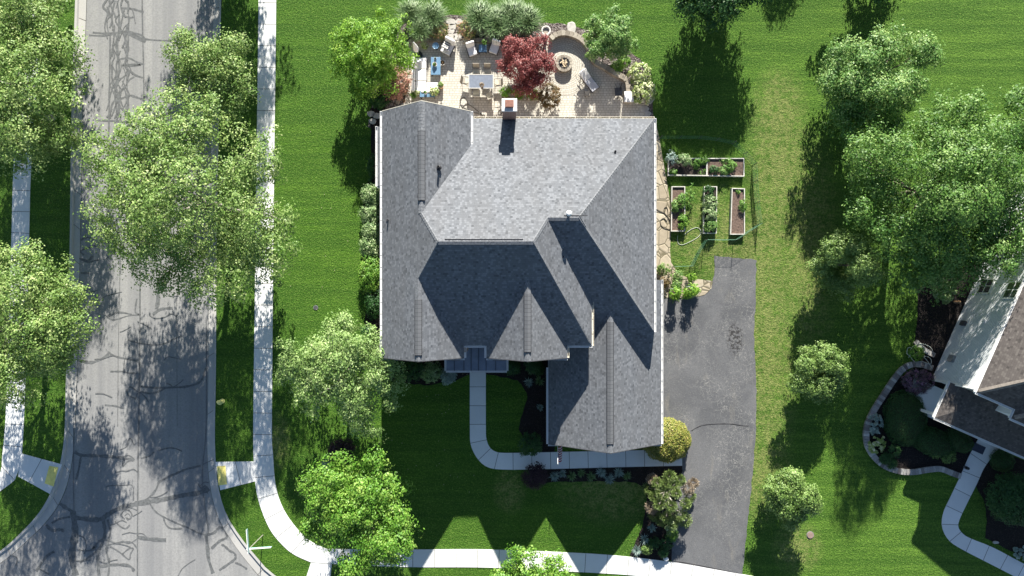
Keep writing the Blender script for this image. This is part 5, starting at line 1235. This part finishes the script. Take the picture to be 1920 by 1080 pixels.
# square planters beside the drive
for px,py,lab in [(1262,549,'square grey planter nearest the house at the end of the path'),(1292,545,'square grey planter on the flagstones by the driveway')]:
    t = thing('planter_box',lab,'planter',(*W2(px,py,.3),.045),0,'square planters by the driveway')
    MB().box((0,0,.3),(.56,.66,.6)).build('box', mat_plain('grey_planter',(.22,.23,.24),.7), t, bevel=.02); MB().box((0,0,.605),(.46,.56,.02)).build('soil', SOIL, t)
    pos,nrm,tone,_=crown_pts([(0,0,.75,.42,.42,.6)],520,.2,per=14,zmin=0); leaves_mesh('foliage',pos,nrm,.13,tone,LF['lime'],t)
for px,py,r,m,lab in [(1268,518,12,'mint','blue green perennial on the path below the flagstones'),(1297,520,8,'lime','lime green plant at the top of the flagstone corner'),(1246,505,12,'olive','straggly plant at the bottom of the flagstone path'),(1244,530,10,'bronze','dry straggly plant at the house corner'),(1288,552,8,'lime','lime plant against the driveway planter'),(1303,545,7,'lime','small lime plant right of the driveway planter'),(1268,535,10,'mint','blue green plant between the two planters')]:
    shrub('low_shrub',lab,px,py,r,.6,700,.10,LF[m],SH)

# ================================================================ STREET FURNITURE AND SMALL THINGS
hy = thing('fire_hydrant','yellow fire hydrant on the grass strip right of the road','hydrant',(*W2(417,752),0))
YEL = mat_plain('yellow_paint',(.80,.76,.28),.5,var=.1)
MB().lathe([(.19,0),(.19,.06),(.12,.08),(.11,.5),(.17,.52),(.17,.58),(.13,.62),(.08,.72),(.03,.76)],(0,0,0),14).build('barrel',YEL,hy)
mb=MB(); mb.tube([(-.24,0,.42),(.24,0,.42)],.07,10); mb.tube([(0,-.22,.36),(0,0,.36)],.09,10); mb.build('outlet_cap',YEL,hy); MB().lathe([(.17,0),(.17,.03)],(0,0,.55),16).build('bonnet_flange',YEL,hy)
sg = thing('street_sign','street name sign post with two crossed blades at the lower left corner','street sign',(*W2(493,1003),0))
MB().tube([(0,0,0),(0,0,3.15)],.03,8).build('post', mat_plain('galvanised',(.45,.43,.38),.5,.5), sg)
SG = mat_plain('sign_green_white',(.30,.48,.48),.5)
for c,d in (((.0,.62,2.95),(.035,1.7,.23)),((.72,.06,2.72),(1.75,.035,.23))):
    b_ = MB().box(c,d,.07).build('sign_blade', SG, sg); MB().box((c[0],c[1],c[2]+.12),(d[0]+.01,d[1]+.01,.015),.07).build('blade_edge', WHITE, b_)
MB().lathe([(.05,0),(.05,.5),(.02,.52)],(0,0,2.6),10).build('bracket', GREY, sg)
def cover(name,label,px,py,r,m,h=.03): 
    t = thing(name,label,'cover',(*W2(px,py),0)); MB().lathe([(r,0),(r,h),(.01,h)],(0,0,0),18).build('lid',m,t); MB().lathe([(r*1.15,0),(r*1.15,h*.5),(.01,h*.5)],(0,0,0),18).build('ring',GREY,t)
cover('drain_cover','small grey round drain cover on the left side lawn',592,577,.16,DGREY)
cover('well_cover','round terracotta coloured cover on the lower right lawn',1519,1003,.24,mat_plain('faded_red_lid',(.24,.17,.14),.8),.06)
cover('path_light','small round dark light beside the neighbour path',1809,876,.11,BLACK,.4)
o=MB().prism(rock_poly(*W2(1248,1047),.2,7,rnd,1,.8),0,.2).build('white_stone',FWHITE,None,bevel=.05); tag(o,'white stone at the bottom of the driveway bed','rock')
o=MB().prism(rock_poly(*W2(1865,1016),.2,7,rnd,1.2,.6),0,.15).build('pale_rock',STONE,None,bevel=.04); tag(o,'pale rock beside the neighbour path in the dark bed','rock')
o=MB().box((0,0,0),(.9,.6,.03),-.42).build('doormat',mat_plain('dark_blue_mat',(.05,.06,.09),.95),None); v=W(1835,841,.06); o.location=v; tag(o,'dark rectangular doormat on the neighbour path','doormat')
# flag on the garage
fl = thing('house_flag','striped flag on a short pole at the garage front','flag',(*W2(1036,858,2.2),0)); gx,gy = W2(1036,858,2.2)
# pole mounted on the garage wall, leaning outwards and down the front
fl.location = (3.3,-10.75,0)
MB().tube([(0,0,1.75),(-.05,-1.75,2.75)],.018,6).build('pole', WHITE, fl)
FR = mat_plain('flag_red',(.34,.03,.05),.8); FW = mat_plain('flag_white',(.72,.72,.72),.8); FB = mat_plain('flag_blue',(.03,.04,.16),.8)
mb = MB(); 
def fpnt(u,v):   # u along hoist (pole), v along fly hanging
    a = Vector((-.05*u,-1.7*u,1.75+.97*u)); return a+Vector((.10*math.sin(v*6+u*3)+.28*v,.10*math.cos(v*5),-.85*v*(.6+.4*u)))
for r_ in range(13):
    for c_ in range(14):
        u0,u1,v0,v1 = .42+.55*r_/13,.42+.55*(r_+1)/13,c_/14,(c_+1)/14
        mi = 2 if (r_ >= 6 and c_ < 6) else (r_ % 2)
        mb.add([fpnt(u0,v0),fpnt(u1,v0),fpnt(u1,v1),fpnt(u0,v1)],[(0,1,2,3)],mi)
for r_ in range(5):
    for c_ in range(6):
        p = fpnt(.42+.55*(6.8+r_*1.3)/13,(c_*.9+.6)/14)
        for s in (.008,-.008): mb.box(p+Vector((s,0,0)),(.006,.03,.03),0,1)
mb.build('flag_cloth',[FR,FW,FB],fl)
# small fallen things on the front walk
lm_=MB()
for k in range(60):
    x=rs.uniform(-9,-2) if k%2 else rs.uniform(-20,-8); y=rs.uniform(-16,-6) if k%2 else rs.uniform(-2,20); q=rs.uniform(0,3)
    lm_.box((x,y,.05),(.05,.035,.01),q)
tag(lm_.build('fallen_leaves',mat_plain('dry_leaf',(.45,.40,.28),.9)),'few pale fallen leaves scattered on the lawn',None,None,'stuff')

# ================================================================ NEIGHBOUR HOUSE
O2 = Vector((31.03,-6.97,0)); ang = math.atan2(-.404,.915)
nh = thing('neighbour_house','white walled house with brown shingle roofs at the right edge','house',O2,ang)
def hroof(z0, k, pts, kind): 
    return slope(z0,'x',0,k) if kind=='u' else slope(z0,'y',0,k)
nW = slope(5.6,'x',0,.7); nS = slope(5.6,'y',0,.7)
T = 7.0
nwing = slope(5.6,'x',2.82,.7); nws = slope(5.6,'y',-.66,.7)
rp = [(nW,[on(nW,0,0),on(nW,T,T),on(nW,T,17),on(nW,0,17)]),
      (nS,[on(nS,0,0),on(nS,2.9,0),on(nS,2.9,.7),on(nS,14,.7),on(nS,14,T),on(nS,T,T)])]
mbk = [(nwing,[on(nwing,2.82,-.66),on(nwing,2.82,2.2),on(nwing,6.0,2.52),]),(nws,[on(nws,2.82,-.66),on(nws,6.0,2.52),on(nws,14,2.52),on(nws,14,-.66)])]
nr = roof_mesh(rp+mbk,.15).build('roof',[SHBR,WHITE],nh)
cap_line(on(nW,.1,.1), on(nW,T,T), .17, parent=nr, mat=SHBRC, dz=.08); cap_line(on(nwing,2.95,-.53), on(nwing,6,2.52), .15, parent=nr, mat=SHBRC, dz=.08)
gutter((-.01,17,5.56),(-.01,0,5.56),(-1,0),nh); gutter((0,-.01,5.56),(2.82,-.01,5.56),(0,-1),nh); gutter((2.81,1.0,5.56),(2.81,-.66,5.56),(-1,0),nh); gutter((2.81,-.67,5.56),(10,-.67,5.56),(0,-1),nh)
nw_ = MB(); nw_.box((7.0,8.6,2.72),(13.3,16.5,5.44)); nw_.box((8.6,-.0,2.7),(11.0,.68,5.40)); nwall = nw_.build('wall',SIDING,nh)
# siding butt lines
cl = MB()
for k in range(1,36): cl.box((.343,8.6,.15*k),(.012,16.45,.012)); 
cl.build('siding_line', mat_plain('siding_shadow_gap',(.50,.50,.48),.7), nwall)
cbx = MB(); cbx.box((.33,.33,2.7),(.12,.12,5.3)); cbx.build('corner_trim', WHITE, nh)
for v_,z_,w_,h_ in ((7.9,1.5,1.0,1.1),(7.6,4.4,1.1,1.3),(11.5,4.4,1.1,1.3),(11.5,1.5,1.0,1.4)):
    f_ = MB().box((.33,v_,z_),(.10,w_+.2,h_+.2)).build('window',WHITE,nh); p_ = MB(); p_.box((.315,v_,z_),(.10,w_,h_)); p_.build('pane',GLASS,f_)
    m_ = MB(); m_.box((.30,v_,z_),(.10,.05,h_)); m_.box((.298,v_,z_),(.10,w_,.05)); m_.build('muntin',WHITE,f_)
# porch
pWp = slope(2.9,'x',-.13,.3); pSp = slope(2.9,'y',-2.47,.3)
pr_ = roof_mesh([(pWp,[on(pWp,-.13,-2.47),on(pWp,2.6,.26),on(pWp,.35,.26),on(pWp,-.13,.26)]),(pSp,[on(pSp,-.13,-2.47),on(pSp,10,-2.47),on(pSp,10,-.34),on(pSp,3.1,-.34),on(pSp,3.1,.26),on(pSp,2.6,.26)])],.14).build('porch_roof',[SHBR,WHITE],nh)
gutter((-.14,.3,2.87),(-.14,-2.47,2.87),(-1,0),nh); gutter((-.13,-2.48,2.87),(10,-2.48,2.87),(0,-1),nh)
pf = MB(); pf.box((4.4,-1.25,.12),(10.6,2.3,.24)); pf.build('porch_floor',CONC,nh)
for u_ in (.1,3.3,6.5): MB().box((u_,-2.2,1.5),(.2,.2,2.6)).build('porch_post',WHITE,nh)
for a_ in ([(.22,.22,5.4),(.22,.22,.2)],[(-.05,-.05,5.45),(.18,.2,5.1)],[(2.75,-.1,5.45),(2.6,.2,4.9),(2.6,.2,3.7)],[(.5,-.1,5.4),(.5,.24,5.0),(.5,.26,3.3)]):
    MB().tube(a_,.05,6).build('downspout',WHITE,nh)
MB().box((.26,2.1,1.3),(.2,.5,.6)).build('hose_reel',GREY,nh); MB().box((.26,4.9,.9),(.2,.35,.5)).build('meter_box',DGREY,nh); MB().box((.28,5.2,2.9),(.14,.25,.22)).build('vent_hood',WHITE,nh)
ac = thing('garden_lamp','tan lantern beside the neighbour wall','lamp',(*W2(1790,566),0)); MB().lathe([(.12,0),(.12,.1),(.05,.15),(.05,.35),(.12,.4),(.1,.6),(.02,.65)],(0,0,0),8).build('lantern',TERR,ac)
